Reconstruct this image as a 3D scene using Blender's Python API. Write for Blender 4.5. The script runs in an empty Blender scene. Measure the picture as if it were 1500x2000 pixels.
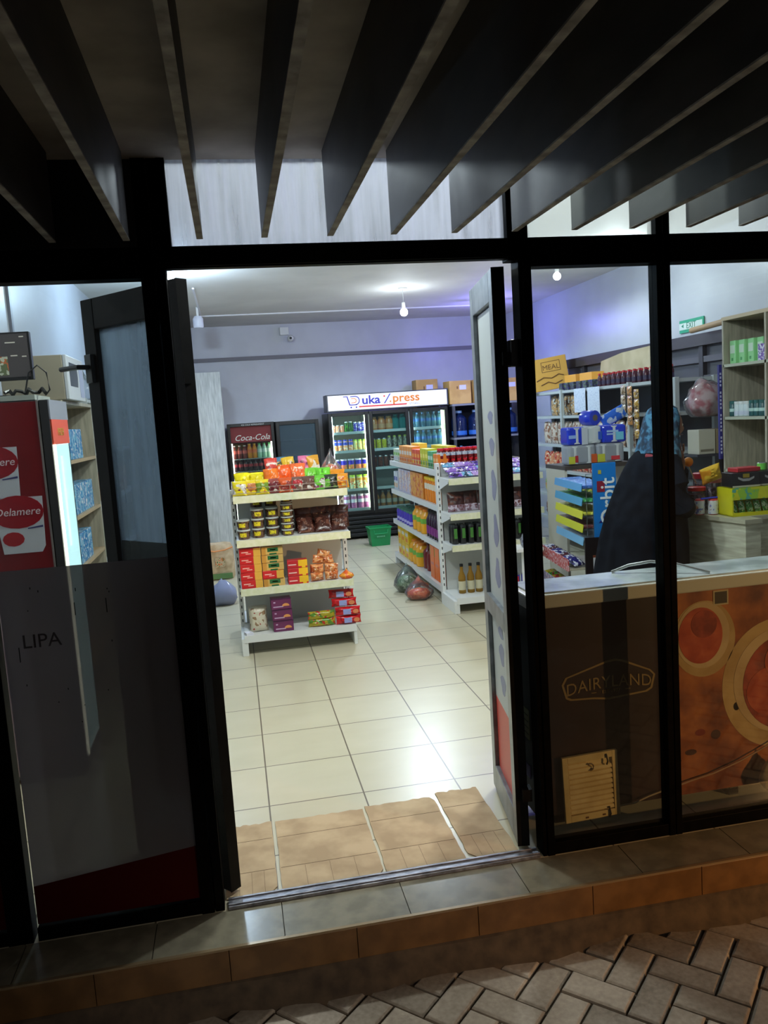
import bpy, bmesh, math, random
from mathutils import Vector, Matrix
random.seed(7)
PI = math.pi
C = bpy.context.scene.collection
S = bpy.context.scene

# ------------------------------------------------------------------ camera
cam_d = bpy.data.cameras.new('camera')
cam = bpy.data.objects.new('camera', cam_d); C.objects.link(cam); S.camera = cam
cam_d.sensor_fit = 'VERTICAL'; cam_d.sensor_height = 36; cam_d.sensor_width = 27
cam_d.lens = 1580.15 / 2000 * 36
cam_d.clip_start = 0.02
yaw, pit, rol = 0.178618, -0.117016, -0.0645786
f_ = Vector((math.sin(yaw)*math.cos(pit), math.cos(yaw)*math.cos(pit), math.sin(pit)))
r_ = f_.cross(Vector((0, 0, 1))).normalized(); u_ = r_.cross(f_)
r2 = r_*math.cos(rol) + u_*math.sin(rol); u2 = -r_*math.sin(rol) + u_*math.cos(rol)
cam.matrix_world = Matrix(((r2.x, u2.x, -f_.x, 0), (r2.y, u2.y, -f_.y, -2.62), (r2.z, u2.z, -f_.z, 1.6143), (0, 0, 0, 1)))

# ------------------------------------------------------------------ world, light, exposure
w = bpy.data.worlds.new('night'); S.world = w; w.use_nodes = True
w.node_tree.nodes['Background'].inputs[0].default_value = (0.48, 0.45, 0.43, 1)
w.node_tree.nodes['Background'].inputs[1].default_value = 0.13
S.view_settings.view_transform = 'Standard'; S.view_settings.look = 'None'
S.view_settings.exposure = 0.0; S.view_settings.gamma = 1.0; S.view_settings.use_curve_mapping = False
S.cycles.use_denoising = True
S.cycles.max_bounces = 9; S.cycles.diffuse_bounces = 4; S.cycles.glossy_bounces = 3
S.cycles.transmission_bounces = 6; S.cycles.transparent_max_bounces = 14
S.cycles.sample_clamp_indirect = 5; S.cycles.sample_clamp_direct = 0
S.cycles.caustics_reflective = False; S.cycles.caustics_refractive = False

def point(name, loc, power, col, rad=0.05):
    l = bpy.data.lights.new(name, 'POINT'); l.energy = power; l.color = col; l.shadow_soft_size = rad
    o = bpy.data.objects.new(name, l); C.objects.link(o); o.location = loc; return o
# shop lamps (the lamp bodies are built further down at the same places)
LAMPS = {'pendant': ((1.925, 6.06, 2.70), 275, (0.76, 0.92, 1.06)),
         'corner': ((-0.40, 4.6, 2.83), 95, (0.58, 0.78, 1.0)),
         'counter': ((3.21, 4.945, 2.80), 40, (0.88, 0.97, 0.96)),
         'till': ((3.30, 3.9, 2.79), 18, (0.86, 0.96, 1.0)),
         'front': ((1.43, 1.10, 2.79), 105, (0.90, 0.96, 0.96)),  # fill lamp added to brighten the counter side, kept out of view
         'entrance': ((0.35, 1.15, 2.82), 85, (0.90, 0.97, 0.92))}
for k, (l, p, c) in LAMPS.items():
    o = point('lamp_light_' + k, l, p, c, 0.06)
    if k in ('pendant', 'counter'):      # these bulbs sit under an opaque holder and throw their light down and outward
        q = bpy.data.lights.new('lamp_light_' + k, 'SPOT'); q.energy = p; q.color = c; q.spot_size = 3.0; q.spot_blend = 0.35; q.shadow_soft_size = 0.06; o.data = q
        point('lamp_glow_' + k, l, p*0.05, c, 0.06)
point('lamp_light_violet', (3.22, 7.2, 2.62), 33, (0.24, 0.22, 1.0), 0.08)
# street lamp to the side of the terrace, warm
sl = bpy.data.lights.new('outdoor_spot', 'SPOT'); sl.energy = 1700; sl.color = (1.0, 0.52, 0.20); sl.spot_size = 0.56; sl.spot_blend = 1.0; sl.shadow_soft_size = 0.07
so = bpy.data.objects.new('outdoor_spot', sl); C.objects.link(so); so.location = (6.6, -6.0, 1.9)
so.rotation_euler = (Vector((2.7, 0.0, 0.2)) - Vector(so.location)).to_track_quat('-Z', 'Y').to_euler()
pave_fill = bpy.data.lights.new('outdoor_spot', 'SPOT'); pave_fill.energy = 160; pave_fill.color = (1.0, 0.86, 0.72); pave_fill.spot_size = 0.42; pave_fill.spot_blend = 0.9; pave_fill.shadow_soft_size = 0.3  # neutral fill spot added to brighten the paving, not a street lamp
pave_fill_ob = bpy.data.objects.new('outdoor_spot', pave_fill); C.objects.link(pave_fill_ob); pave_fill_ob.location = (1.4, -5.2, 2.1)
pave_fill_ob.rotation_euler = (Vector((0.35, -0.75, -0.2)) - Vector(pave_fill_ob.location)).to_track_quat('-Z', 'Y').to_euler()

# ------------------------------------------------------------------ materials
def lin(c): return tuple(((v/255)/12.92 if v/255 <= 0.04045 else ((v/255+0.055)/1.055)**2.4) for v in c[:3]) + (1,)
MC = {}
def M(c, r=0.5, m=0.0, e=0.0, spec=0.5, coat=0.0):
    key = (tuple(c), r, m, e, spec, coat)
    if key in MC: return MC[key]
    mt = bpy.data.materials.new('paint_%d_%d_%d' % tuple(c[:3])); mt.use_nodes = True
    b = mt.node_tree.nodes['Principled BSDF']
    b.inputs['Base Color'].default_value = lin(c); b.inputs['Roughness'].default_value = r
    b.inputs['Metallic'].default_value = m; b.inputs['Specular IOR Level'].default_value = spec
    b.inputs['Coat Weight'].default_value = coat
    if e: b.inputs['Emission Color'].default_value = lin(c); b.inputs['Emission Strength'].default_value = e
    MC[key] = mt; return mt
def nodes(mt):
    mt.use_nodes = True; nt = mt.node_tree; return nt, nt.nodes, nt.links
def coords(nt, scale=(1, 1, 1), loc=(0, 0, 0), rot=(0, 0, 0), src='Object'):
    tc = nt.nodes.new('ShaderNodeTexCoord'); mp = nt.nodes.new('ShaderNodeMapping')
    mp.inputs['Scale'].default_value = scale; mp.inputs['Location'].default_value = loc; mp.inputs['Rotation'].default_value = rot
    nt.links.new(tc.outputs[src], mp.inputs['Vector']); return mp.outputs['Vector']
def noise_mat(name, c1, c2, scale=8, r=0.5, stretch=(1, 1, 1), c3=None, lo=0.4, hi=0.6, bump=0.0, m=0.0, detail=4, spec=0.5, coat=0):
    if name in MC: return MC[name]
    mt = bpy.data.materials.new(name); nt, N, L = nodes(mt); b = N['Principled BSDF']
    v = coords(nt, stretch); n = N.new('ShaderNodeTexNoise'); n.inputs['Scale'].default_value = scale; n.inputs['Detail'].default_value = detail
    L.new(v, n.inputs['Vector']); cr = N.new('ShaderNodeValToRGB'); L.new(n.outputs[0], cr.inputs[0])
    cr.color_ramp.elements[0].position = lo; cr.color_ramp.elements[0].color = lin(c1)
    cr.color_ramp.elements[1].position = hi; cr.color_ramp.elements[1].color = lin(c2)
    if c3: e = cr.color_ramp.elements.new((lo+hi)/2); e.color = lin(c3)
    L.new(cr.outputs[0], b.inputs['Base Color']); b.inputs['Roughness'].default_value = r; b.inputs['Metallic'].default_value = m
    b.inputs['Specular IOR Level'].default_value = spec; b.inputs['Coat Weight'].default_value = coat
    if bump:
        bp = N.new('ShaderNodeBump'); bp.inputs['Strength'].default_value = bump; bp.inputs['Distance'].default_value = 0.004
        L.new(n.outputs[0], bp.inputs['Height']); L.new(bp.outputs[0], b.inputs['Normal'])
    MC[name] = mt; return mt
def print_mat(name, base, c2, c3=None, scale=22, r=0.35, t2=0.56, t3=0.62, wrinkle=0.0):
    """printed packaging: blotches of a second and third ink over a base, different on every copy"""
    if name in MC: return MC[name]
    mt = bpy.data.materials.new(name); nt, N, L = nodes(mt); b = N['Principled BSDF']
    tc = N.new('ShaderNodeTexCoord'); oi = N.new('ShaderNodeObjectInfo'); ml = N.new('ShaderNodeMath'); ml.operation = 'MULTIPLY'; ml.inputs[1].default_value = 37
    L.new(oi.outputs['Random'], ml.inputs[0]); ad = N.new('ShaderNodeVectorMath'); ad.operation = 'ADD'
    L.new(tc.outputs['Object'], ad.inputs[0]); L.new(ml.outputs[0], ad.inputs[1])
    def th(sc, t):
        n = N.new('ShaderNodeTexNoise'); n.inputs['Scale'].default_value = sc; n.inputs['Detail'].default_value = 1.5
        L.new(ad.outputs[0], n.inputs['Vector']); g = N.new('ShaderNodeMath'); g.operation = 'GREATER_THAN'; g.inputs[1].default_value = t
        L.new(n.outputs[0], g.inputs[0]); return g.outputs[0]
    mx = N.new('ShaderNodeMix'); mx.data_type = 'RGBA'; L.new(th(scale, t2), mx.inputs[0])
    mx.inputs[6].default_value = lin(base); mx.inputs[7].default_value = lin(c2); out = mx.outputs[2]
    if c3:
        m2 = N.new('ShaderNodeMix'); m2.data_type = 'RGBA'; L.new(th(scale*1.9, t3), m2.inputs[0]); L.new(out, m2.inputs[6]); m2.inputs[7].default_value = lin(c3); out = m2.outputs[2]
    L.new(out, b.inputs['Base Color']); b.inputs['Roughness'].default_value = r
    if wrinkle:
        n = N.new('ShaderNodeTexNoise'); n.inputs['Scale'].default_value = 45; L.new(ad.outputs[0], n.inputs['Vector'])
        bp = N.new('ShaderNodeBump'); bp.inputs['Strength'].default_value = wrinkle; bp.inputs['Distance'].default_value = 0.006
        L.new(n.outputs[0], bp.inputs['Height']); L.new(bp.outputs[0], b.inputs['Normal'])
    MC[name] = mt; return mt
def glass_mat(name, tint=(235, 240, 240), dirt=0.04, dirt_col=(170, 175, 180), rough=0.02, streak=None, transl=0.0, gloss=1.0):
    """thin pane: transparent with Fresnel reflection and some dirt on it"""
    if name in MC: return MC[name]
    mt = bpy.data.materials.new(name); nt, N, L = nodes(mt); N.remove(N['Principled BSDF']); out = N['Material Output']
    tr = N.new('ShaderNodeBsdfTransparent'); tr.inputs[0].default_value = lin(tint)
    gl = N.new('ShaderNodeBsdfGlossy'); gl.inputs['Roughness'].default_value = rough
    fr = N.new('ShaderNodeFresnel'); fr.inputs[0].default_value = 1.45
    fm = N.new('ShaderNodeMath'); fm.operation = 'MULTIPLY'; fm.inputs[1].default_value = gloss; L.new(fr.outputs[0], fm.inputs[0])
    ms = N.new('ShaderNodeMixShader'); L.new(fm.outputs[0], ms.inputs[0]); L.new(tr.outputs[0], ms.inputs[1]); L.new(gl.outputs[0], ms.inputs[2])
    df = N.new('ShaderNodeBsdfDiffuse'); df.inputs[0].default_value = lin(dirt_col)
    sh = df.outputs[0]
    if transl:
        tl = N.new('ShaderNodeBsdfTranslucent'); tl.inputs[0].default_value = lin(dirt_col); m3 = N.new('ShaderNodeMixShader'); m3.inputs[0].default_value = transl
        L.new(sh, m3.inputs[1]); L.new(tl.outputs[0], m3.inputs[2]); sh = m3.outputs[0]
    m2 = N.new('ShaderNodeMixShader'); L.new(ms.outputs[0], m2.inputs[1]); L.new(sh, m2.inputs[2])
    if streak:
        v = coords(nt, streak); n = N.new('ShaderNodeTexNoise'); n.inputs['Scale'].default_value = 1; n.inputs['Detail'].default_value = 5
        L.new(v, n.inputs['Vector']); mr = N.new('ShaderNodeMapRange'); mr.inputs[1].default_value = 0.35; mr.inputs[2].default_value = 0.75
        mr.inputs[3].default_value = dirt*0.5; mr.inputs[4].default_value = dirt*2; L.new(n.outputs[0], mr.inputs[0]); L.new(mr.outputs[0], m2.inputs[0])
    else: m2.inputs[0].default_value = dirt
    L.new(m2.outputs[0], out.inputs[0]); MC[name] = mt; return mt

FRAME = noise_mat('dark_frame_metal', (5, 5, 5), (9, 8, 8), 30, 0.45, spec=0.02)
LEAF = noise_mat('leaf_frame_metal', (112, 118, 124), (138, 144, 150), 14, 0.3, m=0.3)  # lit copy of the leaf metal: interior light is in the paler colour
LEAFD = noise_mat('leaf_metal_shaded', (11, 10, 10), (18, 17, 16), 20, 0.5, spec=0.12)  # shaded copy of the leaf metal: dark where interior light misses it
ALU = noise_mat('worn_aluminium', (112, 114, 124), (156, 158, 168), 26, 0.4, stretch=(1, 6, 1), m=0.75)
WALLM = noise_mat('painted_plaster', (190, 193, 202), (196, 199, 208), 3, 0.36)
CEILM = noise_mat('ceiling_paint', (214, 212, 206), (222, 220, 214), 2, 0.7)
SLABM = noise_mat('rendered_soffit', (150, 140, 130), (186, 176, 166), 5, 0.85, lo=0.35, hi=0.7, bump=0.3)
FINM = noise_mat('weathered_dark_board', (34, 30, 29), (62, 56, 54), 7, 0.55, stretch=(1, 0.6, 1.5), lo=0.3, hi=0.7)
FINB = noise_mat('pale_bounce_lit_edge', (120, 114, 108), (176, 170, 160), 18, 0.8, lo=0.35, hi=0.65)  # pale underside edge, lightened further to carry bounce light from below
WHITE = M((225, 226, 224), 0.4); SHW = M((226, 229, 228), 0.38); SHIN = M((198, 203, 202), 0.5)
LIP = noise_mat('shelf_lip_strip', (222, 224, 186), (232, 232, 205), 30, 0.4)
BLACK = M((16, 16, 18), 0.35); DGREY = M((40, 41, 44), 0.45)
WOODG = noise_mat('grey_wood_laminate', (166, 170, 170), (202, 205, 204), 9, 0.5, stretch=(6, 6, 0.7), lo=0.3, hi=0.7)
WOODB = noise_mat('brown_grey_laminate', (150, 144, 128), (186, 178, 160), 9, 0.5, stretch=(6, 6, 0.7), lo=0.3, hi=0.7)
COUNTERM = noise_mat('counter_laminate', (170, 167, 150), (214, 211, 192), 7, 0.45, stretch=(1, 0.9, 7), lo=0.3, hi=0.7)
CARD = noise_mat('cardboard_sheet', (172, 146, 112), (196, 170, 134), 6, 0.8, bump=0.2)
CARTON = noise_mat('carton_board', (186, 146, 82), (206, 166, 100), 5, 0.75)
CARTON2 = noise_mat('pale_carton_board', (164, 150, 120), (180, 166, 138), 5, 0.8)
GLASS = glass_mat('pane_glass', dirt=0.013, gloss=0.55)
GLASSF = glass_mat('fridge_glass', tint=(225, 238, 236), dirt=0.02, gloss=0.4)
GLASST = glass_mat('streaked_glass', tint=(222, 226, 232), dirt=0.42, dirt_col=(206, 208, 220), streak=(26, 1, 1.5), gloss=0.4, transl=0.7)
GLASSL = glass_mat('hazy_glass', tint=(176, 186, 196), dirt=0.26, dirt_col=(165, 180, 196), streak=(14, 14, 2), gloss=0.5, transl=0.55)
FILM = glass_mat('frosted_film', tint=(150, 148, 146), dirt=0.46, dirt_col=(190, 178, 180), rough=0.2, gloss=0.3, transl=0.75)
FILM2 = glass_mat('milky_sheet', tint=(170, 170, 166), dirt=0.30, dirt_col=(120, 118, 110), rough=0.2, gloss=0.2, transl=0.6)
REDFILM = glass_mat('red_film', tint=(90, 30, 26), dirt=0.75, dirt_col=(86, 22, 18), rough=0.3, gloss=0.3, transl=0.3)
POLYC = glass_mat('thin_polythene', tint=(245, 246, 250), dirt=0.10, dirt_col=(220, 226, 232), rough=0.15, gloss=1.6, transl=0.4)
POLY = glass_mat('clear_polythene', tint=(240, 242, 246), dirt=0.22, dirt_col=(214, 220, 228), rough=0.18, gloss=1.5, transl=0.5)

# ------------------------------------------------------------------ mesh helpers
class G:
    """geometry collector: faces with material index and smooth flag"""
    def __init__(s): s.v = []; s.f = []; s.m = []; s.s = []
    def add(s, vs, fs, mi=0, sm=False):
        o = len(s.v); s.v += [tuple(v) for v in vs]; s.f += [tuple(i+o for i in f) for f in fs]; s.m += [mi]*len(fs); s.s += [sm]*len(fs); return s
    def box(s, x0, x1, y0, y1, z0, z1, mi=0):
        return s.add([(x0, y0, z0), (x1, y0, z0), (x1, y1, z0), (x0, y1, z0), (x0, y0, z1), (x1, y0, z1), (x1, y1, z1), (x0, y1, z1)],
                     [(0, 3, 2, 1), (4, 5, 6, 7), (0, 1, 5, 4), (1, 2, 6, 5), (2, 3, 7, 6), (3, 0, 4, 7)], mi)
    def rot_since(s, n0, mat):
        for i in range(n0, len(s.v)): s.v[i] = tuple(mat @ Vector(s.v[i]))
        return s
    def lathe(s, prof, seg=20, mi=0, c=(0, 0, 0), cap=True, mis=None):
        """prof: list of (r, z); mis: material per band"""
        o = len(s.v)
        for r, z in prof:
            for k in range(seg):
                a = 2*PI*k/seg; s.v.append((c[0]+r*math.cos(a), c[1]+r*math.sin(a), c[2]+z))
        for j in range(len(prof)-1):
            for k in range(seg):
                a, b = o+j*seg+k, o+j*seg+(k+1) % seg
                s.f.append((a, b, b+seg, a+seg)); s.m.append(mis[j] if mis else mi); s.s.append(True)
        if cap:
            s.f.append(tuple(o+k for k in range(seg))[::-1]); s.m.append(mis[0] if mis else mi); s.s.append(False)
            t = o+(len(prof)-1)*seg; s.f.append(tuple(t+k for k in range(seg))); s.m.append(mis[-1] if mis else mi); s.s.append(False)
        return s
    def tube(s, pts, r, seg=8, mi=0):
        pts = [Vector(p) for p in pts]; o = len(s.v); n = len(pts)
        up = Vector((0, 0, 1))
        for i, p in enumerate(pts):
            t = (pts[min(i+1, n-1)] - pts[max(i-1, 0)]).normalized()
            a = t.cross(up);
            if a.length < 1e-3: a = t.cross(Vector((1, 0, 0)))
            a.normalize(); b = t.cross(a); rr = r[i] if isinstance(r, (list, tuple)) else r
            for k in range(seg):
                q = 2*PI*k/seg; s.v.append(tuple(p + a*rr*math.cos(q) + b*rr*math.sin(q)))
        for j in range(n-1):
            for k in range(seg):
                a, b = o+j*seg+k, o+j*seg+(k+1) % seg
                s.f.append((a, b, b+seg, a+seg)); s.m.append(mi); s.s.append(True)
        s.f.append(tuple(o+k for k in range(seg))[::-1]); s.m.append(mi); s.s.append(False)
        t = o+(n-1)*seg; s.f.append(tuple(t+k for k in range(seg))); s.m.append(mi); s.s.append(False)
        return s
    def prism(s, poly, axis, a0, a1, mi=0):
        """poly of 2D points; axis 'x': (y,z), 'y': (x,z), 'z': (x,y)"""
        def P(p, a): return {'x': (a, p[0], p[1]), 'y': (p[0], a, p[1]), 'z': (p[0], p[1], a)}[axis]
        n = len(poly); vs = [P(p, a0) for p in poly] + [P(p, a1) for p in poly]
        fs = [tuple(range(n))[::-1], tuple(range(n, 2*n))] + [(i, (i+1) % n, (i+1) % n+n, i+n) for i in range(n)]
        return s.add(vs, fs, mi)
    def frame(s, x0, x1, z0, z1, y0, y1, wx, wz, mi=0):
        s.box(x0, x0+wx, y0, y1, z0, z1, mi); s.box(x1-wx, x1, y0, y1, z0, z1, mi)
        s.box(x0+wx, x1-wx, y0, y1, z0, z0+wz, mi); return s.box(x0+wx, x1-wx, y0, y1, z1-wz, z1, mi)
def link(name, me, parent=None, loc=(0, 0, 0), rot=(0, 0, 0)):
    o = bpy.data.objects.new(name, me); C.objects.link(o); o.location = loc; o.rotation_euler = rot
    if parent: o.parent = parent
    return o
def ob(name, g, mats, parent=None, loc=(0, 0, 0), rot=(0, 0, 0), bev=0, flipfix=True):
    me = bpy.data.meshes.new(name); me.from_pydata(g.v, [], g.f)
    for m in (mats if isinstance(mats, (list, tuple)) else [mats]): me.materials.append(m)
    for p, mi, sm in zip(me.polygons, g.m, g.s): p.material_index = mi; p.use_smooth = sm
    if flipfix:
        b = bmesh.new(); b.from_mesh(me); bmesh.ops.recalc_face_normals(b, faces=b.faces); b.to_mesh(me); b.free()
    if any(g.s): me.set_sharp_from_angle(angle=0.7)
    me.update(); o = link(name, me, parent, loc, rot)
    if bev:
        md = o.modifiers.new('bevel', 'BEVEL'); md.width = bev; md.segments = 2; md.limit_method = 'ANGLE'
    return o
def tag(o, label, cat, group=None, kind=None):
    o['label'] = label; o['category'] = cat
    if group: o['group'] = group
    if kind: o['kind'] = kind
    return o
def thing(name, label, cat, loc=(0, 0, 0), rotz=0, group=None):
    return tag(link(name, None, None, loc, (0, 0, rotz)), label, cat, group)
def struct(name, g, mats, bev=0): o = ob(name, g, mats, bev=bev); o['kind'] = 'structure'; return o
def dup(o, parent=None):
    c = o.copy(); C.objects.link(c)
    if parent: c.parent = parent
    for ch in list(o.children): dup(ch, c)
    return c
PROTO = {}
def put(key, build, loc, rotz, label, cat, group=None, rot=None, scale=None):
    """first call builds, later calls copy thing and parts"""
    if key in PROTO: o = dup(PROTO[key])
    else: o = build(); PROTO[key] = o
    o.location = loc; o.rotation_euler = rot if rot else (0, 0, rotz)
    o.scale = scale if scale else (1, 1, 1)
    if 'group' in o and not group: del o['group']
    return tag(o, label, cat, group)
ORD = ['first', 'second', 'third', 'fourth', 'fifth', 'sixth', 'seventh', 'eighth', 'ninth', 'tenth', 'eleventh', 'twelfth', 'thirteenth', 'fourteenth', 'fifteenth', 'sixteenth']
def text_mesh(txt, size, ext=0.0008, shear=0.0, spacing=1.0, bold=0.0):
    cu = bpy.data.curves.new('letters', 'FONT'); cu.body = txt; cu.size = size; cu.offset = bold*size; cu.extrude = ext; cu.shear = shear; cu.space_character = spacing
    cu.align_x = 'CENTER'; cu.align_y = 'CENTER'; cu.resolution_u = 3
    o = bpy.data.objects.new('letters', cu); C.objects.link(o); dg = bpy.context.evaluated_depsgraph_get()
    me = bpy.data.meshes.new_from_object(o.evaluated_get(dg)); bpy.data.objects.remove(o); bpy.data.curves.remove(cu); return me
def lettering(txt, size, mat, parent, loc, rot=(PI/2, 0, 0), bold=0.0, shear=0.0, bend=None, name='lettering', spacing=1.0, sx=1.0):
    me = text_mesh(txt, size, 0.0008, shear, spacing, bold)
    for v in me.vertices:
        v.co.x *= sx
        if bend: v.co.y += bend(v.co.x)
    me.materials.clear(); me.materials.append(mat); return link(name, me, parent, loc, rot)
def fix(o): # material-slot helper for from_pydata meshes
    return o

# ------------------------------------------------------------------ setting: floor, walls, ceiling
def tile_mat():
    mt = bpy.data.materials.new('glazed_floor_tiles'); nt, N, L = nodes(mt); b = N['Principled BSDF']
    v = coords(nt, loc=(-0.024+0.408*10, -0.712+0.408*10, 0))
    br = N.new('ShaderNodeTexBrick'); br.offset = 0; br.squash = 1; br.inputs['Scale'].default_value = 1
    br.inputs['Brick Width'].default_value = 0.408; br.inputs['Row Height'].default_value = 0.408
    br.inputs['Mortar Size'].default_value = 0.0036; br.inputs['Mortar Smooth'].default_value = 0.2; br.inputs['Bias'].default_value = 0
    br.inputs['Color1'].default_value = lin((206, 198, 172)); br.inputs['Color2'].default_value = lin((201, 193, 167)); br.inputs['Mortar'].default_value = lin((104, 92, 74))
    L.new(v, br.inputs['Vector'])
    n = N.new('ShaderNodeTexNoise'); n.inputs['Scale'].default_value = 3.5; n.inputs['Detail'].default_value = 5; L.new(coords(nt, (1, 2, 1)), n.inputs['Vector'])
    mx = N.new('ShaderNodeMix'); mx.data_type = 'RGBA'; mx.blend_type = 'MULTIPLY'; cr = N.new('ShaderNodeValToRGB')
    cr.color_ramp.elements[0].position = 0.3; cr.color_ramp.elements[0].color = (0.93, 0.93, 0.91, 1); cr.color_ramp.elements[1].position = 0.7
    L.new(n.outputs[0], cr.inputs[0]); mx.inputs[0].default_value = 1; L.new(br.outputs['Color'], mx.inputs[6]); L.new(cr.outputs[0], mx.inputs[7])
    L.new(mx.outputs[2], b.inputs['Base Color'])
    rr = N.new('ShaderNodeMapRange'); rr.inputs[3].default_value = 0.27; rr.inputs[4].default_value = 0.34; L.new(n.outputs[0], rr.inputs[0]); L.new(rr.outputs[0], b.inputs['Roughness'])
    return mt
TILE = tile_mat()
XL, XR, YB, ZC = -1.28, 4.03, 8.80, 2.97
struct('floor', G().box(XL-0.1, XR+0.1, 0.0, YB+0.1, -0.12, 0.0), TILE)
struct('ceiling', G().box(XL-0.1, XR+0.1, 0.0, YB+0.1, ZC, ZC+0.12), CEILM)
struct('wall_left', G().box(XL-0.12, XL, 0.0, YB, 0.0, ZC), WALLM)
struct('wall_right', G().box(XR, XR+0.12, 0.0, YB, 0.0, ZC), WALLM)
struct('wall_back', G().box(XL-0.12, XR+0.12, YB, YB+0.12, 0.0, ZC), WALLM)
struct('trim_1', G().box(XL, XR, YB-0.035, YB, 2.50, 2.55), M((120, 118, 126), 0.5))        # ledge on the back wall
struct('trim_2', G().box(-0.25, 3.6, 7.62, 7.64, ZC-0.015, ZC).box(-0.26, -0.24, 5.6, 7.64, ZC-0.014, ZC), M((226, 226, 232), 0.4))   # cable trunking
# lintel above the glazing, terrace roof slab
struct('wall_front', G().box(XL-1.5, XR+1.2, 0.02, 0.12, 2.452, ZC+0.1), WALLM)
struct('ceiling_terrace', G().box(-3.2, 5.6, -2.3, 0.02, 2.432, 2.62), SLABM)
struct('wall_front.001', G().box(XR-0.5, XR+1.2, 0.0, 0.12, 0.0, 2.46).box(-3.2, XL, 0.0, 0.12, 0.0, 2.46), WALLM)

# ------------------------------------------------------------------ step, paving
STEPM = noise_mat('step_tile', (112, 108, 92), (132, 126, 108), 12, 0.22, bump=0.05)
RISM = noise_mat('riser_tile', (96, 68, 36), (116, 84, 48), 10, 0.35)
CONC = noise_mat('rough_concrete', (64, 54, 44), (92, 78, 62), 20, 0.9, bump=0.5, lo=0.3, hi=0.7)
GROUT = M((60, 54, 46), 0.8)
g = G().box(-3.2, 5.4, -0.195, 0.0, -0.12, -0.006, 1)
for i in range(-8, 14):
    x = 0.4415 + 0.408*i if False else 0.442 + 0.41*i
    g.box(x+0.0015, x+0.4085, -0.192, 0.0, -0.006, 0.0, 0)
step = struct('floor.001', g, [STEPM, GROUT])
g = G()
for i in range(-8, 14):
    x = 0.26 + 0.405*i; g.box(x+0.001, x+0.404, -0.203, -0.195, -0.112, -0.006)
struct('trim_3', g, RISM, bev=0.0015)
struct('trim_4', G().box(-3.2, 5.4, -0.2045, -0.192, -0.0055, 0.0015), M((150, 130, 100), 0.25, 0.4))
# concrete kerb under the riser, with a ragged foot
random.seed(3); n = 90; xs = [-3.2 + 8.6*i/n for i in range(n+1)]; vs = []; fs = []
for i, x in enumerate(xs):
    j = 0.010*math.sin(x*9)+0.012*random.random()
    vs += [(x, -0.196, -0.11), (x, -0.205-0.004*random.random(), -0.118), (x, -0.212-j*0.5, -0.165), (x, -0.232-j*2, -0.199), (x, -0.235-j*2, -0.215)]
for i in range(n):
    for k in range(4): a = i*5+k; fs.append((a, a+1, a+6, a+5))
g = G(); g.add(vs, fs, 0, True); struct('trim_5', g, CONC)
PAVE = bpy.data.materials.new('concrete_pavers'); nt, N, L = nodes(PAVE); b = N['Principled BSDF']
at = N.new('ShaderNodeAttribute'); at.attribute_name = 'tone'
n1 = N.new('ShaderNodeTexNoise'); n1.inputs['Scale'].default_value = 60; n1.inputs['Detail'].default_value = 6; L.new(coords(nt), n1.inputs['Vector'])
n2 = N.new('ShaderNodeTexNoise'); n2.inputs['Scale'].default_value = 5; L.new(coords(nt), n2.inputs['Vector'])
cr = N.new('ShaderNodeValToRGB'); cr.color_ramp.elements[0].color = lin((118, 108, 96)); cr.color_ramp.elements[1].color = lin((204, 192, 176)); cr.color_ramp.elements[0].position = 0.25; cr.color_ramp.elements[1].position = 0.8
a1 = N.new('ShaderNodeMath'); a1.operation = 'ADD'; L.new(n1.outputs[0], a1.inputs[0]); L.new(n2.outputs[0], a1.inputs[1])
a2 = N.new('ShaderNodeMath'); a2.operation = 'MULTIPLY'; a2.inputs[1].default_value = 0.35; L.new(a1.outputs[0], a2.inputs[0])
a3 = N.new('ShaderNodeMath'); a3.operation = 'ADD'; L.new(a2.outputs[0], a3.inputs[0]); L.new(at.outputs['Fac'], a3.inputs[1]); L.new(a3.outputs[0], cr.inputs[0])
L.new(cr.outputs[0], b.inputs['Base Color']); b.inputs['Roughness'].default_value = 0.85
bp = N.new('ShaderNodeBump'); bp.inputs['Strength'].default_value = 0.5; bp.inputs['Distance'].default_value = 0.003; L.new(n1.outputs[0], bp.inputs['Height']); L.new(bp.outputs[0], b.inputs['Normal'])
W_ = 0.104; u0, v0 = 0.016, -0.58; s2 = math.sqrt(0.5); g = G(); tone = []
def uv2xy(u, v): return (s2*(u-v), s2*(u+v))
def paver(ua, va, ub, vb):
    gp = 0.004; h = random.uniform(-0.003, 0.003); t = random.uniform(-0.03, 0.22); c = 0.008
    base = len(g.v); z1 = -0.198+h
    def ring(i, z): return [(*uv2xy(x, y), z) for x, y in ((ua+gp+i, va+gp+i), (ub-gp-i, va+gp+i), (ub-gp-i, vb-gp-i), (ua+gp+i, vb-gp-i))]
    vs = ring(0, -0.24)+ring(0, z1-0.006)+ring(c*0.6, z1-0.001)+ring(c, z1)
    fs = [(k+4*j, (k+1) % 4+4*j, (k+1) % 4+4*j+4, k+4*j+4) for j in range(3) for k in range(4)]+[(12, 13, 14, 15)]
    g.add(vs, fs); tone.extend([t]*16)
for i in range(-40, 60):
    for j in range(-60, 20):
        k = (i-j-1) % 4
        ua, va = u0+i*W_, v0+j*W_
        if k == 0: r_b = (ua, va, ua+2*W_, va+W_)
        elif k == 3: r_b = (ua, va, ua+W_, va+2*W_)
        else: continue
        cx, cy = uv2xy((r_b[0]+r_b[2])/2, (r_b[1]+r_b[3])/2)
        if -1.9 < cx < 3.6 and -2.9 < cy < -0.17: paver(*r_b)
pv = struct('ground_paving', g, PAVE)
at_ = pv.data.attributes.new('tone', 'FLOAT', 'POINT'); at_.data.foreach_set('value', tone)
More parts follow.
